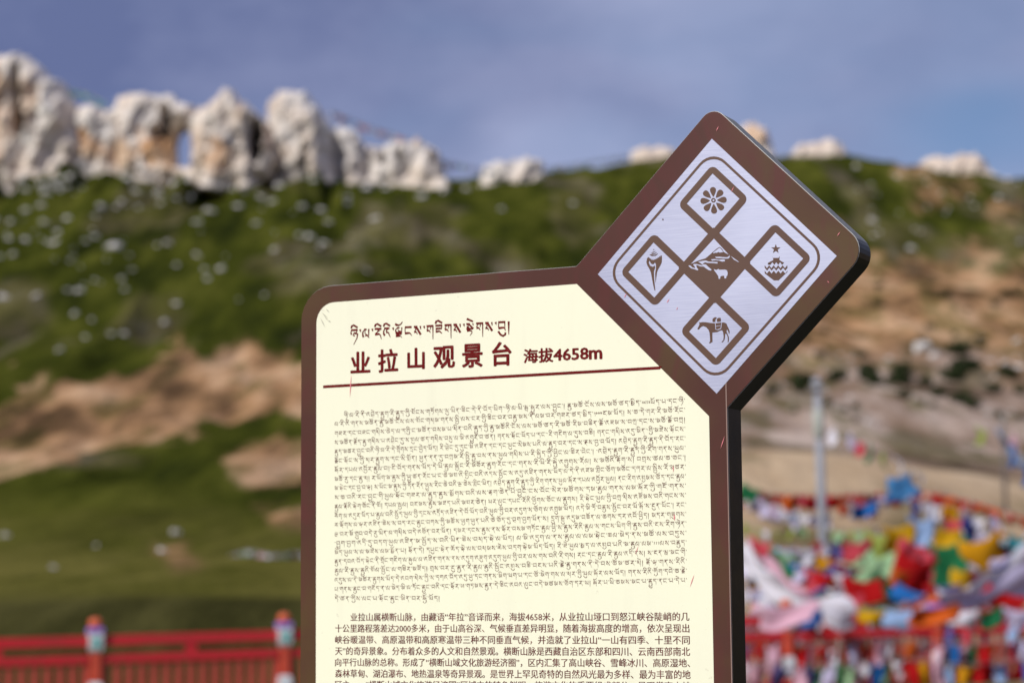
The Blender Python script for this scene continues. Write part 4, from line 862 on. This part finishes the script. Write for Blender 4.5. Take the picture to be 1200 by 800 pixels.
# --- lettering
def seg_ribbon(pts, w0, w1):
    n_ = len(pts); Lr = [Vector(p_) for p_ in pts]; a = []; b_ = []
    for i, p_ in enumerate(Lr):
        d = (Lr[min(i+1, n_-1)]-Lr[max(i-1, 0)]); d = d.normalized() if d.length > 0 else Vector((1, 0)); nn = Vector((-d.y, d.x))
        w_ = (w0+(w1-w0)*i/(n_-1))/2; a.append(p_+nn*w_); b_.append(p_-nn*w_)
    return a, b_
G = {}   # Tibetan letters: strokes on a 10 x 10 body, head line at y = 9.2; 'points : start width, end width'
def gl(k, w_, *st): G[k] = (w_, [([tuple(map(float, q.split(','))) for q in s.split(':')[0].split()], *map(float, s.split(':')[1].split(','))) for s in st])
HB = '0.6,9.2 8.8,9.2:1.7,1.7'
gl('ཀ', 9.6, HB, '2,9 0.9,6.3 2.2,3.8:.7,1.8', '4.9,9 4.8,4.2:.8,1.5', '8.2,9 8.2,2 8.2,-5:1.1,.4')
gl('ཁ', 9.6, '0.6,9.2 4,9.2:1.7,1.5', '1,9 0.8,6.5 3,6 4.8,7.5 5,9.4:.8,.8', '3.6,6 1,4 2.5,2 5.5,3:.8,1.8', '6.5,9.4 8.2,9.4:1.5,1.5', '8.2,9.5 8.2,0:1.1,.5')
gl('ག', 9.0, HB, '3,8.8 1.4,6 1.2,4.6:.6,1.0', '1,4.4 3.8,4.0 5.2,1.6:2.0,.6', '5.6,8.6 5.2,5:.9,.5', '8.2,9.2 8.2,-6:1.1,.5')
gl('ང', 9.4, HB, '1,9 0.9,2.6:.7,.6', '0.8,2.4 6,2.6 7.6,1.6 9,-1:2.0,.4')
gl('ཅ', 9.4, HB, '7.4,8.8 3.8,7.2 1.4,5.4:.7,1.8', '1,3 6,3 7.6,1.8 8.8,-1:2.0,.4', '1.6,5 1.0,3:.7,.7')
gl('ཆ', 10.2, '0.6,9.2 9.2,9.2:1.7,1.7', '4.9,9 4.8,0.6:.9,.6', '4.8,6 1.6,7 1,3.6 3,1 4.8,2:.9,1.8', '4.8,6 8.4,7 9,3.6 7.2,1 4.8,2:.9,1.8')
gl('ཇ', 9.4, HB, '1.2,5.9 8.2,5.9:1.7,1.4', '1,2.4 6,2.6 7.6,1.8 8.8,-1:1.9,.4', '8.2,9 8.3,5.6:.7,.7', '4.6,5.8 4.4,2.6:.7,.7')
gl('ཉ', 9.0, HB, '1,8.8 0.5,6 1.4,4.2:.7,1.6', '7.8,9 7.4,6.4 4.4,6 3.6,3.4 5,2.2:.7,1.4', '5.6,5.4 8.6,4.6 8,0 3.8,-7.5:1.9,.4')
gl('ཏ', 9.0, HB, '2.2,9 2,6:.7,.9', '1.4,5.6 5,6 7.4,4.6 7.6,1.6 5,-3.6:2.0,.4')
gl('ཐ', 9.6, HB, '1,9 0.8,4 3,0.8 7.4,0.8 8.6,4 8.2,9:.8,1.2', '7.8,8.6 4,6.4 6.4,5 1.2,3.2:.7,1.4')
gl('ད', 8.8, HB, '2.2,9 2,6:.7,.9', '1.4,5.6 5.6,5.4 7.4,3.4 7.6,-4.6:2.1,.4')
gl('ན', 9.0, HB, '5.8,9 2,5.2:.7,1.7', '1,4.8 4,5 8,-5.4:2.0,.4', '5,6.8 4.2,5:.7,.7')
gl('པ', 9.6, '0.6,9.2 2.6,9.2:1.6,1.6', '1.2,9 1,2.8:.8,.8', '0.9,2.6 6.8,3.2 8.2,1.8 9,-.6:2.0,.5', '6.4,9.2 8.4,9.2:1.6,1.6', '8.2,9.4 8.2,2.6:.9,.6')
gl('ཕ', 9.6, '0.6,9.2 2.6,9.2:1.6,1.6', '1.2,9 1,2.8:.8,.8', '0.9,2.6 6.8,3.2 8.2,1.8 9,-.6:2.0,.5', '6.4,9.2 8.4,9.2:1.6,1.6', '8.2,9.4 8.2,2.6:.9,.6', '8,6.6 4.6,6.6 4.4,8.6:.8,1.4')
gl('བ', 9.6, HB, '1.2,9 1,2.8:.8,.8', '0.9,2.6 6.8,3.2 8.2,1.8 9,-.6:2.0,.5', '8.2,9.2 8.2,2.6:.9,.6')
gl('མ', 9.8, '0.6,9.2 4.6,9.2:1.7,1.5', '2,9 1.2,6.6 3.8,4.6:.8,1.8', '4.6,9 8.6,1:1.4,1.4', '4,4.6 1,2.6 3.4,.6 6.4,3.2:1.2,1.6', '8.4,9.6 8.4,4:1.4,.6')
gl('ཙ', 10, HB, '7.4,8.8 3.8,7.2 1.4,5.4:.7,1.8', '1,3 6,3 7.6,1.8 8.8,-1:2.0,.4', '8.2,9.4 9.6,11.4:1.6,.5')
gl('ཚ', 11, '0.6,9.2 9.2,9.2:1.7,1.7', '4.9,9 4.8,0.6:.9,.6', '4.8,6 1.6,7 1,3.6 3,1 4.8,2:.9,1.8', '4.8,6 8.4,7 9,3.6 7.2,1 4.8,2:.9,1.8', '8.8,9.4 10.4,11.6:1.6,.5')
gl('ཛ', 10, HB, '1.2,5.9 8.2,5.9:1.7,1.4', '1,2.4 6,2.6 7.6,1.8 8.8,-1:1.9,.4', '8.2,9 8.3,5.6:.7,.7', '8.4,9.4 9.8,11.6:1.6,.5')
gl('ཞ', 9.6, '0.6,9.2 8.8,9.2:1.7,1.7', '4.6,9 4.6,1:.8,.8', '1,7 3.6,5.2 4.6,6.8:1.5,1.2', '4.6,6.8 6.6,5.2 8.6,7:1.2,1.5', '1,4 3.6,1.4 4.6,3:1.6,1.4', '4.6,3 6.8,1.2 8.8,3.8:1.4,1.4')
gl('ཟ', 9.4, HB, '1,5.8 8.2,5.8:1.7,1.5', '1,2.4 5.6,2.8 8.4,.2:1.9,.8', '8.1,9 8.1,5.6:.7,.7', '1.6,5.6 1.4,2.8:.6,.6')
gl('འ', 9.4, '1.4,9.2 7.8,9.2:1.7,1.7', '2.2,9 .8,6 1,3 2.2,1.2:.7,1.9', '7.6,9 4.6,7.4 3.8,5.4:.7,1.0', '4,4.8 6.6,4.2 9,-1.4:2.0,.4')
gl('ཡ', 9.8, '0.6,9.2 2.8,9.2:1.6,1.6', '1.6,9 1.2,6 2.6,4.2 4.4,6 4.4,9:.8,.9', '1.6,4.4 1.2,2.4 6,2.6 7.6,2:.8,2.0', '8.2,9.6 8.2,3 9,-.6:1.5,.5')
gl('ར', 9.2, HB, '4.8,9 4.6,6:.9,1.2', '7.4,7.6 4.4,6 1.6,3.6:.6,1.0', '1,3 6,3.2 7.6,1.6 8.8,-3:2.1,.4')
gl('ལ', 9.8, '2.6,9.2 5.6,9.2:1.6,1.4', '2.8,9 .9,6 1,2.4 2,.6:.7,1.9', '3.6,8.8 3.6,4.6 5.6,3.4:.6,.8', '4,2.6 6.6,2.4 8.6,-.6:2.0,.7', '8.2,9.6 8.2,1.4:1.4,.5')
gl('ཤ', 9.8, '0.6,9.2 4.6,9.2:1.7,1.5', '4.4,9 1.6,6.4 1.2,3.4 4.6,4.4 5,7:.8,1.3', '2,7 6.4,1:1.0,1.6', '6.8,9.2 8.4,9.2:1.4,1.4', '8.4,9.4 8.4,-5:1.1,.4')
gl('ས', 10, '0.6,9.2 4.8,9.2:1.8,1.6', '1.4,8.8 3,5.6:.7,.7', '3.6,8.6 8.8,0:1.8,1.9', '3.2,6.6 1,3.2:.7,.8', '1,3.4 3.2,3.4 4.8,.8:2.0,.6', '8.2,9.8 8.8,6:1.5,.6')
gl('ཝ', 9.4, HB, '1,8.8 1,3.4 4,1.6 7,3.6 4,5:.8,1.6', '8,9 8.2,-1:1.0,.5')
gl('ཧ', 9.6, '0.6,9.2 8.6,9.2:1.7,1.7', '2,9 2,6.2 6,5.6:.7,1.8', '5.6,5.6 7.8,3 4,-4:1.9,.4')
gl('ཨ', 9.8, HB, '4.8,9 4.8,4:.8,.8', '4.8,6.4 1,5 1.4,2.4:.9,1.6', '4.8,6.4 8.6,5 8.2,0:.9,.8', '3,4.4 6.4,2:1.4,1.4')
VT = {'ི': ['.8,11.6 1.6,14 4,14.8 8.6,11.8:1.6,1.7', '.8,12.6 1.6,11.4:.8,1.4'], 'ེ': ['1.2,15 8.6,11.6:1.9,1.3'], 'ོ': ['.2,13.6 4,11.8 7,13 9.2,15.8:1.9,.6', '1,11.8 4.2,12.6:1.3,1.0'], 'ུ': ['.6,-1 3.4,-5 6.2,-6.4 8.6,-5 8.8,-2.6:1.8,1.6'], 'ྀ': ['.8,15 8.6,11.6:1.6,1.6']}
SUBYA = '8.6,2 9.4,-2.6 5.2,-6 1.2,-3.6 2.2,-1:.8,1.5'; SUBRA = '1.4,-.4 5.6,-1.4 8.6,-4.6:1.7,.5'
def P_(s): return ([tuple(map(float, q.split(','))) for q in s.split(':')[0].split()], *map(float, s.split(':')[1].split(',')))
def tib(text):
    """strokes and width of a line of Tibetan, set with stacks built from the base letters"""
    out_ = []; x = 0.0; cl_ = []
    for ch in text:
        if 0x0F90 <= ord(ch) <= 0x0FBC or ch in VT: cl_[-1].append(ch)
        else: cl_.append([ch])
    for c_ in cl_:
        b_ = c_[0]
        if b_ == '་': out_.append(([(x+1.2, 9.6), (x+1.9, 6.6)], 1.9, .5)); x += 3.6; continue
        if b_ == '།': out_.append(([(x+1.6, 9.6), (x+1.6, -5)], 1.8, .5)); x += 4.2; continue
        if b_ == ' ': x += 5; continue
        if b_ in '“”"': out_.append(([(x, 7), (x+2.6, 7)], 1.4, .8)); x += 4; continue
        if b_ in '0༠':
            out_.append(([(x+2+1.6*math.cos(a_*.9), 5.6+1.8*math.sin(a_*.9)) for a_ in range(8)], 1.5, 1.5)); x += 5.5; continue
        if b_ in '123456789༢':
            dg_ = {'4': ['3.4,7.6 .6,3.4 4.6,3.4:.9,.9', '3.4,7.6 3.4,1.8:.9,.9'], '6': ['3.8,7.6 1.2,5 1,2.6 3.4,1.8 4,3.8 1.4,4.4:.9,.9'], '5': ['4,7.6 1.4,7.6 1.2,5.2 3.6,4.8 4,2.6 .8,2:.9,.9'], '8': ['2.4,5 1,6.4 2.4,7.8 3.8,6.4 1,3.4 2.4,1.8 3.9,3.4 2.4,5:.9,.9'], '༢': ['.8,8 3.6,6.6 1.2,4 4,4 3.6,-2:1.4,.5']}.get(b_, ['1,7.6 3.6,7.6 2,1.8:.9,.9'])
            for s in dg_:
                p_, w0, w1 = P_(s); out_.append(([(x+a_, y_) for a_, y_ in p_], w0, w1))
            x += 5; continue
        if b_ not in G: x += 4; continue
        w_, st = G[b_]; subs = [chr(ord(q)-0x50) for q in c_[1:] if q not in VT]; vow = [q for q in c_[1:] if q in VT]
        full = [q for q in subs if q not in 'ཡར']
        sc = 1.0 if not full else 0.62
        def place(strokes, y0, k, kx=1.0, lim=-99):
            for p_, w0, w1 in strokes:
                q = [(x+a_*kx, y0+(9.2-0)*0+(y_-9.2)*k+0) for a_, y_ in p_]
                q = [(a_, max(y_, lim)) for a_, y_ in q]; out_.append((q, w0*(k*.4+.6), w1*(k*.4+.6)))
        y0 = 9.2; place(st, y0, sc, 1.0, y0-5.6 if full else -99)
        base = y0-9.2*sc+0.4
        for i, q in enumerate(full): place(G.get(q, G['ང'])[1], base-.2, 0.6, .95); base -= 5.4
        for q in subs:
            if q == 'ཡ': p_, w0, w1 = P_(SUBYA); out_.append(([(x+a_, y_+base-.4) for a_, y_ in p_], w0, w1))
            if q == 'ར': p_, w0, w1 = P_(SUBRA); out_.append(([(x+a_, y_+base) for a_, y_ in p_], w0, w1))
        for q in vow:
            dy = base-0.2 if q == 'ུ' else 0
            if q == 'ུ' and 'ཡ' in subs: dy -= 4
            if q == 'ུ' and 'ར' in subs: dy -= 3
            for s in VT[q]: p_, w0, w1 = P_(s); out_.append(([(x+a_, y_+dy) for a_, y_ in p_], w0, w1))
        x += w_+1.5
    return out_, x
def put_tib(name, text, pL, pR, hpx, y, m_, bold=1.0, parent=None, natural=None, fit=True):
    A_ = Vector(splane(*pL)); B_ = Vector(splane(*pR)); top = Vector(splane(pL[0], pL[1]-hpx)); h = (top-A_).length/10
    st, W = tib(text)
    while fit and W*h*1.06 > (B_-A_).length*1.04 and '་' in text[:-1]:       # as many syllables as the line holds
        text = text[:text[:-1].rfind('་')+1]; st, W = tib(text)
    wx = (B_-A_)/W if natural is None else (B_-A_)/max(W, natural); up = Vector((0, 1))*h; v = []; f = []
    for k, (p_, w0, w1) in enumerate(st):
        a, b_ = seg_ribbon(p_, w0*bold, w1*bold); i0_ = len(v); yy = y-(k % 7)*4e-6
        for q, r_ in zip(a, b_):
            for s in (q, r_):
                c_ = A_+wx*s.x+up*s.y; v.append((c_.x*U, yy, c_.y*U+ZC))
        for i in range(len(a)-1): f.append((i0_+2*i, i0_+2*i+1, i0_+2*i+3, i0_+2*i+2))
    return obj(name, mesh(name, v, f), m_, parent or cream_o)
def put_cn(name, text, pL, pR, hpx, y, m_, bold=0.0, parent=None):   # pL, pR: baseline ends; hpx: full character height
    cu = bpy.data.curves.new('tmp', 'FONT'); cu.body = text; cu.resolution_u = 2
    o = bpy.data.objects.new('tmp', cu); COL.objects.link(o)
    dg = bpy.context.evaluated_depsgraph_get(); dg.update()
    me = bpy.data.meshes.new_from_object(o.evaluated_get(dg)); bpy.data.objects.remove(o); bpy.data.curves.remove(cu)
    n_ = len(me.vertices); co = np.zeros(n_*3, np.float32); me.vertices.foreach_get('co', co); co = co.reshape(-1, 3)
    x0, x1 = co[:, 0].min(), co[:, 0].max(); y0, y1 = co[:, 1].min(), co[:, 1].max()
    A_ = np.array(splane(*pL)); B_ = np.array(splane(*pR)); top = np.array(splane(pL[0], pL[1]-hpx)); h = np.linalg.norm(top-A_)
    offs = [(0, 0)] if not bold else ([(-bold, 0), (bold, 0), (0, bold*.8), (0, -bold*.8), (bold*.7, bold*.6), (-bold*.7, -bold*.6), (bold*.7, -bold*.6), (-bold*.7, bold*.6)] if bold > .015 else [(-bold, 0), (bold, 0)])
    bm = bmesh.new()
    for k, (ox, oy) in enumerate(offs):
        u_ = ((co[:, 0]-x0+ox)/(x1-x0))[:, None]; w_ = ((co[:, 1]-y0+oy)/(y1-y0))[:, None]
        q = A_+(B_-A_)*u_+np.array([0, h])*w_
        m2 = me.copy(); m2.vertices.foreach_set('co', np.stack([q[:, 0]*U, np.full(n_, y-k*6e-6), q[:, 1]*U+ZC], -1).ravel().astype(np.float32))
        bm.from_mesh(m2); bpy.data.meshes.remove(m2)
    bm.to_mesh(me); bm.free()
    me.materials.clear(); me.update(); me.name = name
    return obj(name, me, m_, parent or cream_o)
YL = -0.0008
put_tib('tibetan_heading', 'ཉི་ལ་རིའི་ལྗོངས་གཟིགས་སྟེགས་བུ།', (411, 396.3), (599, 386.5), 10.2, YL, M['red print'], 1.32, fit=False)
# heading characters one by one: (character, left, right, bottom, top)
for ch, x0, x1, yb, yt in (('业', 411.6, 433.6, 436.8, 412.5), ('拉', 443.8, 466.2, 436.2, 409.5), ('山', 478.2, 497.4, 432.5, 408), ('观', 508.6, 532.8, 431.5, 406), ('景', 542.2, 565.2, 430.5, 403.4), ('台', 577.4, 599.2, 428.5, 401)):
    put_cn('heading_character', ch, (x0, yb), (x1, yb-(x1-x0)*.046), yb-yt-.5, YL, M['red print'], 0.030)
put_cn('altitude_text', '海拔', (614.2, 425.4), (648.2, 423.7), 16.0, YL, M['red print'], 0.032)
put_cn('altitude_text', '4658', (649.2, 422.6), (689.5, 420.6), 13.2, YL, M['red print'], 0.03)
put_cn('altitude_text', 'm', (691, 420.6), (705.4, 420.0), 10.0, YL, M['red print'], 0.035)
TL = ['ཉི་ལ་རི་ནི་འབྲེད་རྒྱུག་རི་རྒྱུད་ཀྱི་ཁོངས་གཏོགས་སུ་ཡིན་ཞིང་དེ་ནི་བོད་ཡིག་“ཉི་ལ”ཡི་སྒྲ་སྒྱུར་ལས་བྱུང་། རྒྱ་མཚོ་ངོས་ལས་མཐོ་ཚད་སྨིད་4658ཡོད་པ་དང་ཉི་',
 'ལ་རི་འི་གནས་མཚོན་རྒྱ་མཚོ་ངོས་ལས་ཁོང་གཤམ་གནས་སྤྱི་ལས་ངར་གྱི་ཞིང་བར་བརྒྱ་མས་ནི་ལམ་བར་གཟར་ཚད་སྨིད་༢༠༠༠ཙམ་ཡོད། ས་ཆ་དེ་གར་རི་མཐོ་རོང་',
 'གཟར་དང་བཟང་གཤིས་ཆེད་ལ་དགྱི་ང་མཚོན་བསམ་པ་ཤིན་བའི་རྒྱུད་ཀྱི་རྒྱ་མཚོའི་ངོས་ལས་མཐོ་ཚད་རི་མཚོ་རིམ་བཞིན་རྫོ་འཇམ་ས་བཀྲ་དང་ས་མཐོ་རྫོ་བཀྲ།',
 'ས་མཚོན་རྩོད་རྒྱ་གཤིས་པ་འབྲེང་དུ་ས་ཁུལ་ཚད་གཤིས་བསུ་ལ་མི་འགྱུར་བ་ཚན། གནས་སྟོང་ཡོད་པ་དང་“རི་གཅིག་ལ་དུས་བཞི། གནང་གཤིས་འདུ་མིན་”གྱི་མཛེས་སྟོངས་',
 'རྒྱད་མཚར་བྱུང་བའི་ཉི་ལ་རི་དེ་གྲོགས་དྲང་བྱེད་ཡོད། རི་ཕྲེང་དུ་དུང་མི་འཛིན་དང་དང་ཡུང་སེམས་པའི་ལ་རྒྱུད་བར་དང་ས་རྣས་བྱ་བ་ཡོད། འབྲེད་རྒྱུག་རི་རྒྱུད་ནི་བོད་རང་',
 'རྫོང་སྡོང་ས་ཀྱི་ཤར་རྒྱུག་ས་དང་སི་ཁྲོན། ཡུན་ནན་དུ་བཀྲམ་རི་སྤྱི་རྒྱུ་བས་ནས་ཡུལ་གཤིས་པ་རི་སྐྱིད་ཀྱི་ཕྱིང་ལ་ཞིར་བེང་། “འབྲེད་རྒྱུག་རི་རྒྱུད་ཀྱི་རིག་གནས་ཡུལ་',
 'སྐོར་དཔལ་འབྱོར་རྒྱལ་བ།”ཅི་བོད་གནས་ཡོད་དེ་ཡི་རྒྱལ་སྦྱོང་རི་མཐོར་རྒྱག་རོང་དང་གནས་རི་ཡི་རི་སྐྱེ་འགྱུགས་རོལ། ས་མཐོའི་རྡོག་ས། བགྲས་ཚལ་ཆ་ཐང་།',
 'མཚོ་རུ་དང་རྒྱ་ཤ། ར་ཡོག་མ་རྒྱས་ཀྱི་ཕྱུ་ཚན་རོང་པ་ང་ཆེ་མཁ་འི་ཁྱིང་བའི་འདས་སྤྱོང་ས་འདུ་འཛིན་གནས་ཡོད་ལ་དེ་ནི་འཛམ་གླིང་ཐོག་མཐོང་དཀར་ལ་སྤྱིས་རོ་མཚར་',
 'མ་སྟེང་དང་བྱ་བ་ལྟ། ས་ཡོང་མ་རྒྱས་ཀྱི་དོན་རོན་ཕྱུས་རིང་ཆེ་བའི་སྔ་ཆེས་གླིང་ཡིན། འབྲེད་རྒྱུག་རི་རྒྱུད་ཀྱི་རིག་གནས་ཡུལ་སྐོར་དཔལ་འབྱོར་ཡུལ། ནང་རིག་འཁྱམས་ཚོད་དང་རྒྱལ་པོ་',
 'ས་ཆ་བའི་རང་བྱུང་གི་ཡུལ་སྟོང་གཟར་ལ་རྒྱུད་རྒྱས་སྨོགས་བའི་ལས་རྟག་ཆེན་པོ་བྱུང་ངས་བོང་སེར་མཚོགས་དམ་རྒྱལ་གནས་ལམ་སྐོར་ཀྱི་གཙོ་གནས་',
 'རྒྱལ་རྡོའི་སྟེག་ཐོང་ནི་ཁོ། དཔལ་སྤྱལ། བཙམས་རྒྱས་མཛད་པའི་མཁར་ཆེན། ཡར་ལུང་དཔང་རོའི་ཕྱོགས་ཐོང་ལ་རྒྱགས། རི་སྟེང་ཡུལ་གྱི་བཀྲ་ཤིས་འཛོམས་བའི་གངས་ས་',
 'ཨོག་ལ་འདུར་ཡོད་པ་རྒྱལ་བའི་སྤྱོད་ཡུལ་གྱི་དངས་འདོད་འཛིན་དེ་བོ་ཡོད་བའི་ཡུལ་གྱི་བར་འདུག་ས་ཐོག་ལ་འགྲུམ་ཡོད། འདེ་མི་ཏོ་བརྒྱས་སྤྱོང་བར་ཡོ་སྒོ་ས་ཅུན་ཡོང་། རང་',
 'ཨ་སྡོགས་ལ་ལྟར་འཛིན་ཞེས་ས་བད་རང་རྒྱང་བཀས་ཀྱི་མཚོས་ཕྱག་ཕུན་པའི་ཆེ་ཐོད་དུ་བྲག་བྱག་ཡོན་ས། དྲུག་སྒྲུ་འདུམ་བཞོན་ལ་ཆགས་དར་འབོ་ཕྱིད། མདར་གཞུགས་',
 'ལྔ་བར་མོ་གྲུབ་བདེ་རུ་ཡིན་ལ་གཤིས་བདེ་འཐོན་བར་ཡོན། དམར་དངས་རྒྱས་ནས་སྟོར་བསམ་གཏོང་རྒྱལ་ཕྱི་ས་རྒྱས་རིའི་རྒྱལ་ས་གངས་ཡིག་གི་རྒྱས་བའི་ཅས་རིག་ཉེན་',
 '“བྱུག་བྱག”འདི་དུ་བདག་ཡུལ་འཛིན་མ་སྤྱོད་ས་བའི་ཡིན་ཞེས་བཤད་སྡེ་ལ་ཡོད། ལ་མི་འདུག་ལ་ནས་རྒྱལ་ལ་ལམ་སྟེང་ཞལ་མེད་ནས་མཚོ་ལས་བཏུས་',
 'མེད་ཡུལ་ས་ལ་མཛེས་ལམ་སྨོན་པ། སྟོན་དེ། དཔུང་སྟེན་ཨོད་སྟེ་ལས་བཤམས་ཨེས་བདག་སྟེམ་ཡོད་ཡོད། རི་ཟེ་ཡུལ་སྨད་ལ་འཁྱབ་པའི་མ་རྒྱལ་ལམ་311ལས་བརྒྱད་',
 'རྒྱན་དབའ་བོད་སྟེང་ནི་གྲོང་གཅིག་ལ་སྐུལ་ལ་འཛིན་གནས་ནས་འདུག་འཇུག་འདུག་ཡུལ་གྱི་བར་ལས་གས་བའི་རི་གས། རང་དང་རྒྱལ་རི་རྒྱལ་འདི་ནས། ས་ཅན་ཤྭ་མང་གི་',
 'རྒྱལ་རི་རྒྱས་རྒྱུའི་ཁོལ་སྤྱོང་ལ་གཞིར་མཛོད། གྲས་བར་ཅུ་རྒྱན་རི་རྒྱལ་རྒྱའི་སྤྱོང་འཁུས་བཞི་བཅས་པའི་རྗེ་རྒྱ་གནས་ནི་དེ་བས་ཚོམ་ཚར་ཤེ། རྡོ་ལྟ་གནས་རིའི་',
 'འདུས་ལ་ནེ་མཚར་རྒྱགས་ཡོད་དེ་འབག་ཤེས་ཀྱི་ས་དཀའ་བོད་འདུ་ཕུ་དང་གནས་མིག་ཡག་པ་དང་ཚོ་མེག་གས་ལ་ཤར་གྱི་ཡུལ་སྐོར་ལས་ཡོད། གནས་རིའི་ཀྱོག་དབེ་ཆ་རྗེ་',
 'བཤོར་དང་ཉིན་རི་བསུན་རི་སྟོར་ཡོང་མ་བསྒྱུར་དར་རྟག་ཚགས་ཡིས་དང་ཉམས་ཨོད་གས་བར་ཀྱི་ནུམ་ཤར་དང་གྱུས་ཨོང་། ས་རྒྱལ་དེའི་མི་མེར་ཀྱི་བཤར་སྐྱིལ་ལ་གནས་རི་དེར་སྐོར་',
 'པ་གནས་རྒྱང་བ་གཅོད་ན་ལ་མེད་མི་ལ་ཏོང་རྒྱུང་བའི་དང་སྟོར་ཕ་གཏམས་རྒྱན་དེ་ཞིང་འབའ་ལུང་བདེ་མཚམས་ཐོག་དར་ཡ། སྐོར་པ་ཡི་ཆམས་མང་པ་རྒྱུད་ནང་པ་དེ་པ་',
 'དེ་ཚན་ཀྱིས་ལང་པ་སྟོང་རྒྱང་མིན་བར་སྐྱོ་ཡོད།']
# left and right ends of the 22 printed lines (photo rows on the face)
Lx0 = [403.5]+[392.3]*21
Ly = [487.2, 497.4, 508.6, 519.2, 529.8, 540.6, 551.3, 562, 572.6, 583.4, 594.2, 605, 615.6, 626.4, 637, 647.6, 658.4, 669.2, 680, 690.8, 701.6]
Ry = [469.0, 480.4, 491.8, 503.2, 514.6, 526, 537.4, 549.0, 560.4, 571.8, 583.2, 594.6, 606, 617.4, 628.8, 640.0, 651.6, 663.2, 674.6, 688.4, 699]
Ry = [467.9+ (k*11.06) for k in range(21)]
TLu = TL[:19]+[TL[20], TL[21]]
for k, txt in enumerate(TLu):
    if k < 20: put_tib('tibetan_text_line', txt, (Lx0[k], Ly[k]+1.2), (803.5+k*.12, Ry[k]+3.4), 4.5, YL, M['text'], 0.88)
    else: put_tib('tibetan_text_line', txt, (392.3, Ly[k]+1.2), (516, Ly[k]+.8), 4.5, YL, M['text'], 0.88)
CN = ['业拉山属横断山脉，由藏语“年拉”音译而来，海拔4658米，从业拉山垭口到怒江峡谷陡峭的几',
 '十公里路程落差达2000多米，由于山高谷深、气候垂直差异明显，随着海拔高度的增高，依次呈现出',
 '峡谷暖温带、高原温带和高原寒温带三种不同垂直气候，并造就了业拉山“一山有四季、十里不同',
 '天”的奇异景象。分布着众多的人文和自然景观。横断山脉是西藏自治区东部和四川、云南西部南北',
 '向平行山脉的总称。形成了“横断山域文化旅游经济圈”，区内汇集了高山峡谷、雪峰冰川、高原湿地、',
 '森林草甸、湖泊瀑布、地热温泉等奇异景观。是世界上罕见奇特的自然风光最为多样、最为丰富的地',
 '区之一，“横断山域文化旅游经济圈”区域内的特色鲜明，旅游文化的重要组成部分，是观赏高山峡']
cb = [(411, 727.4, 808, 727.1), (393, 740.6, 808, 740.8), (393, 753.8, 808.4, 754.6), (393, 766.9, 808.8, 768.0), (393, 780.2, 808.8, 781.4), (393, 793.2, 809.4, 794.9), (393, 806.4, 809.6, 808.4)]
for txt, (x0, yl, x1, yr) in zip(CN, cb): put_cn('chinese_text_line', txt, (x0, yl), (x1, yr), 9.7, YL, M['text cn'], 0.012)
# scratches and scuffs
def scratch(x0, y0, x1, y1, w_=.7, m_='scratch', y=-.0011, par=None):
    a = Vector((x0, y0)); b_ = Vector((x1, y1)); d = (b_-a).normalized(); nn = Vector((-d.y, d.x))*w_/2; mid = (a+b_)/2
    flat('scratch', [[splane(*a), splane(*(mid+nn)), splane(*b_), splane(*(mid-nn))]], y, M[m_], par or fp)
for s in ((412, 438, 410.3, 466, 1.1), (842.5, 148.2, 839.5, 154, .9), (860.5, 218.5, 857, 225.5, .8), (985, 271.5, 981, 277, .9), (784.6, 350, 781.5, 355, .9), (734.6, 343.2, 731.5, 349.5, .8), (794.6, 359.5, 792.8, 363.5, .7), (814, 672, 808.5, 688, .9), (849.5, 510.5, 844.5, 526, .9), (790.2, 601.5, 790.8, 610, 1.6), (789, 545, 789.4, 553, 1.1),
          (748.5, 638.5, 744.5, 650, .7), (969.5, 329, 972, 331.5, .8)):
    scratch(*s)
for s in ((377, 366, 384.5, 373, 1.3), (379.5, 369.5, 386, 377, 1.0), (382, 361.5, 386.5, 366.5, 1.1), (375.6, 372, 381.5, 384, 1.2), (384.5, 375.6, 388.2, 377.4, 1.4)): scratch(*s, m_='smudge', y=-.00085)
flat('scratch', [circ(777, 257.3, .9, 8), ], -.0009, M['print'], hb)
# chips of bare metal along the edge and foot
plinth = extrude('plinth', [(XL-.35, (0-ZC)/U-.4), (XL-.35, (0.14-ZC)/U), (XR+.35, (0.14-ZC)/U), (XR+.35, (0-ZC)/U-.4)], -.10, THK+.10)
obj('plinth', plinth, M['concrete'], sign)
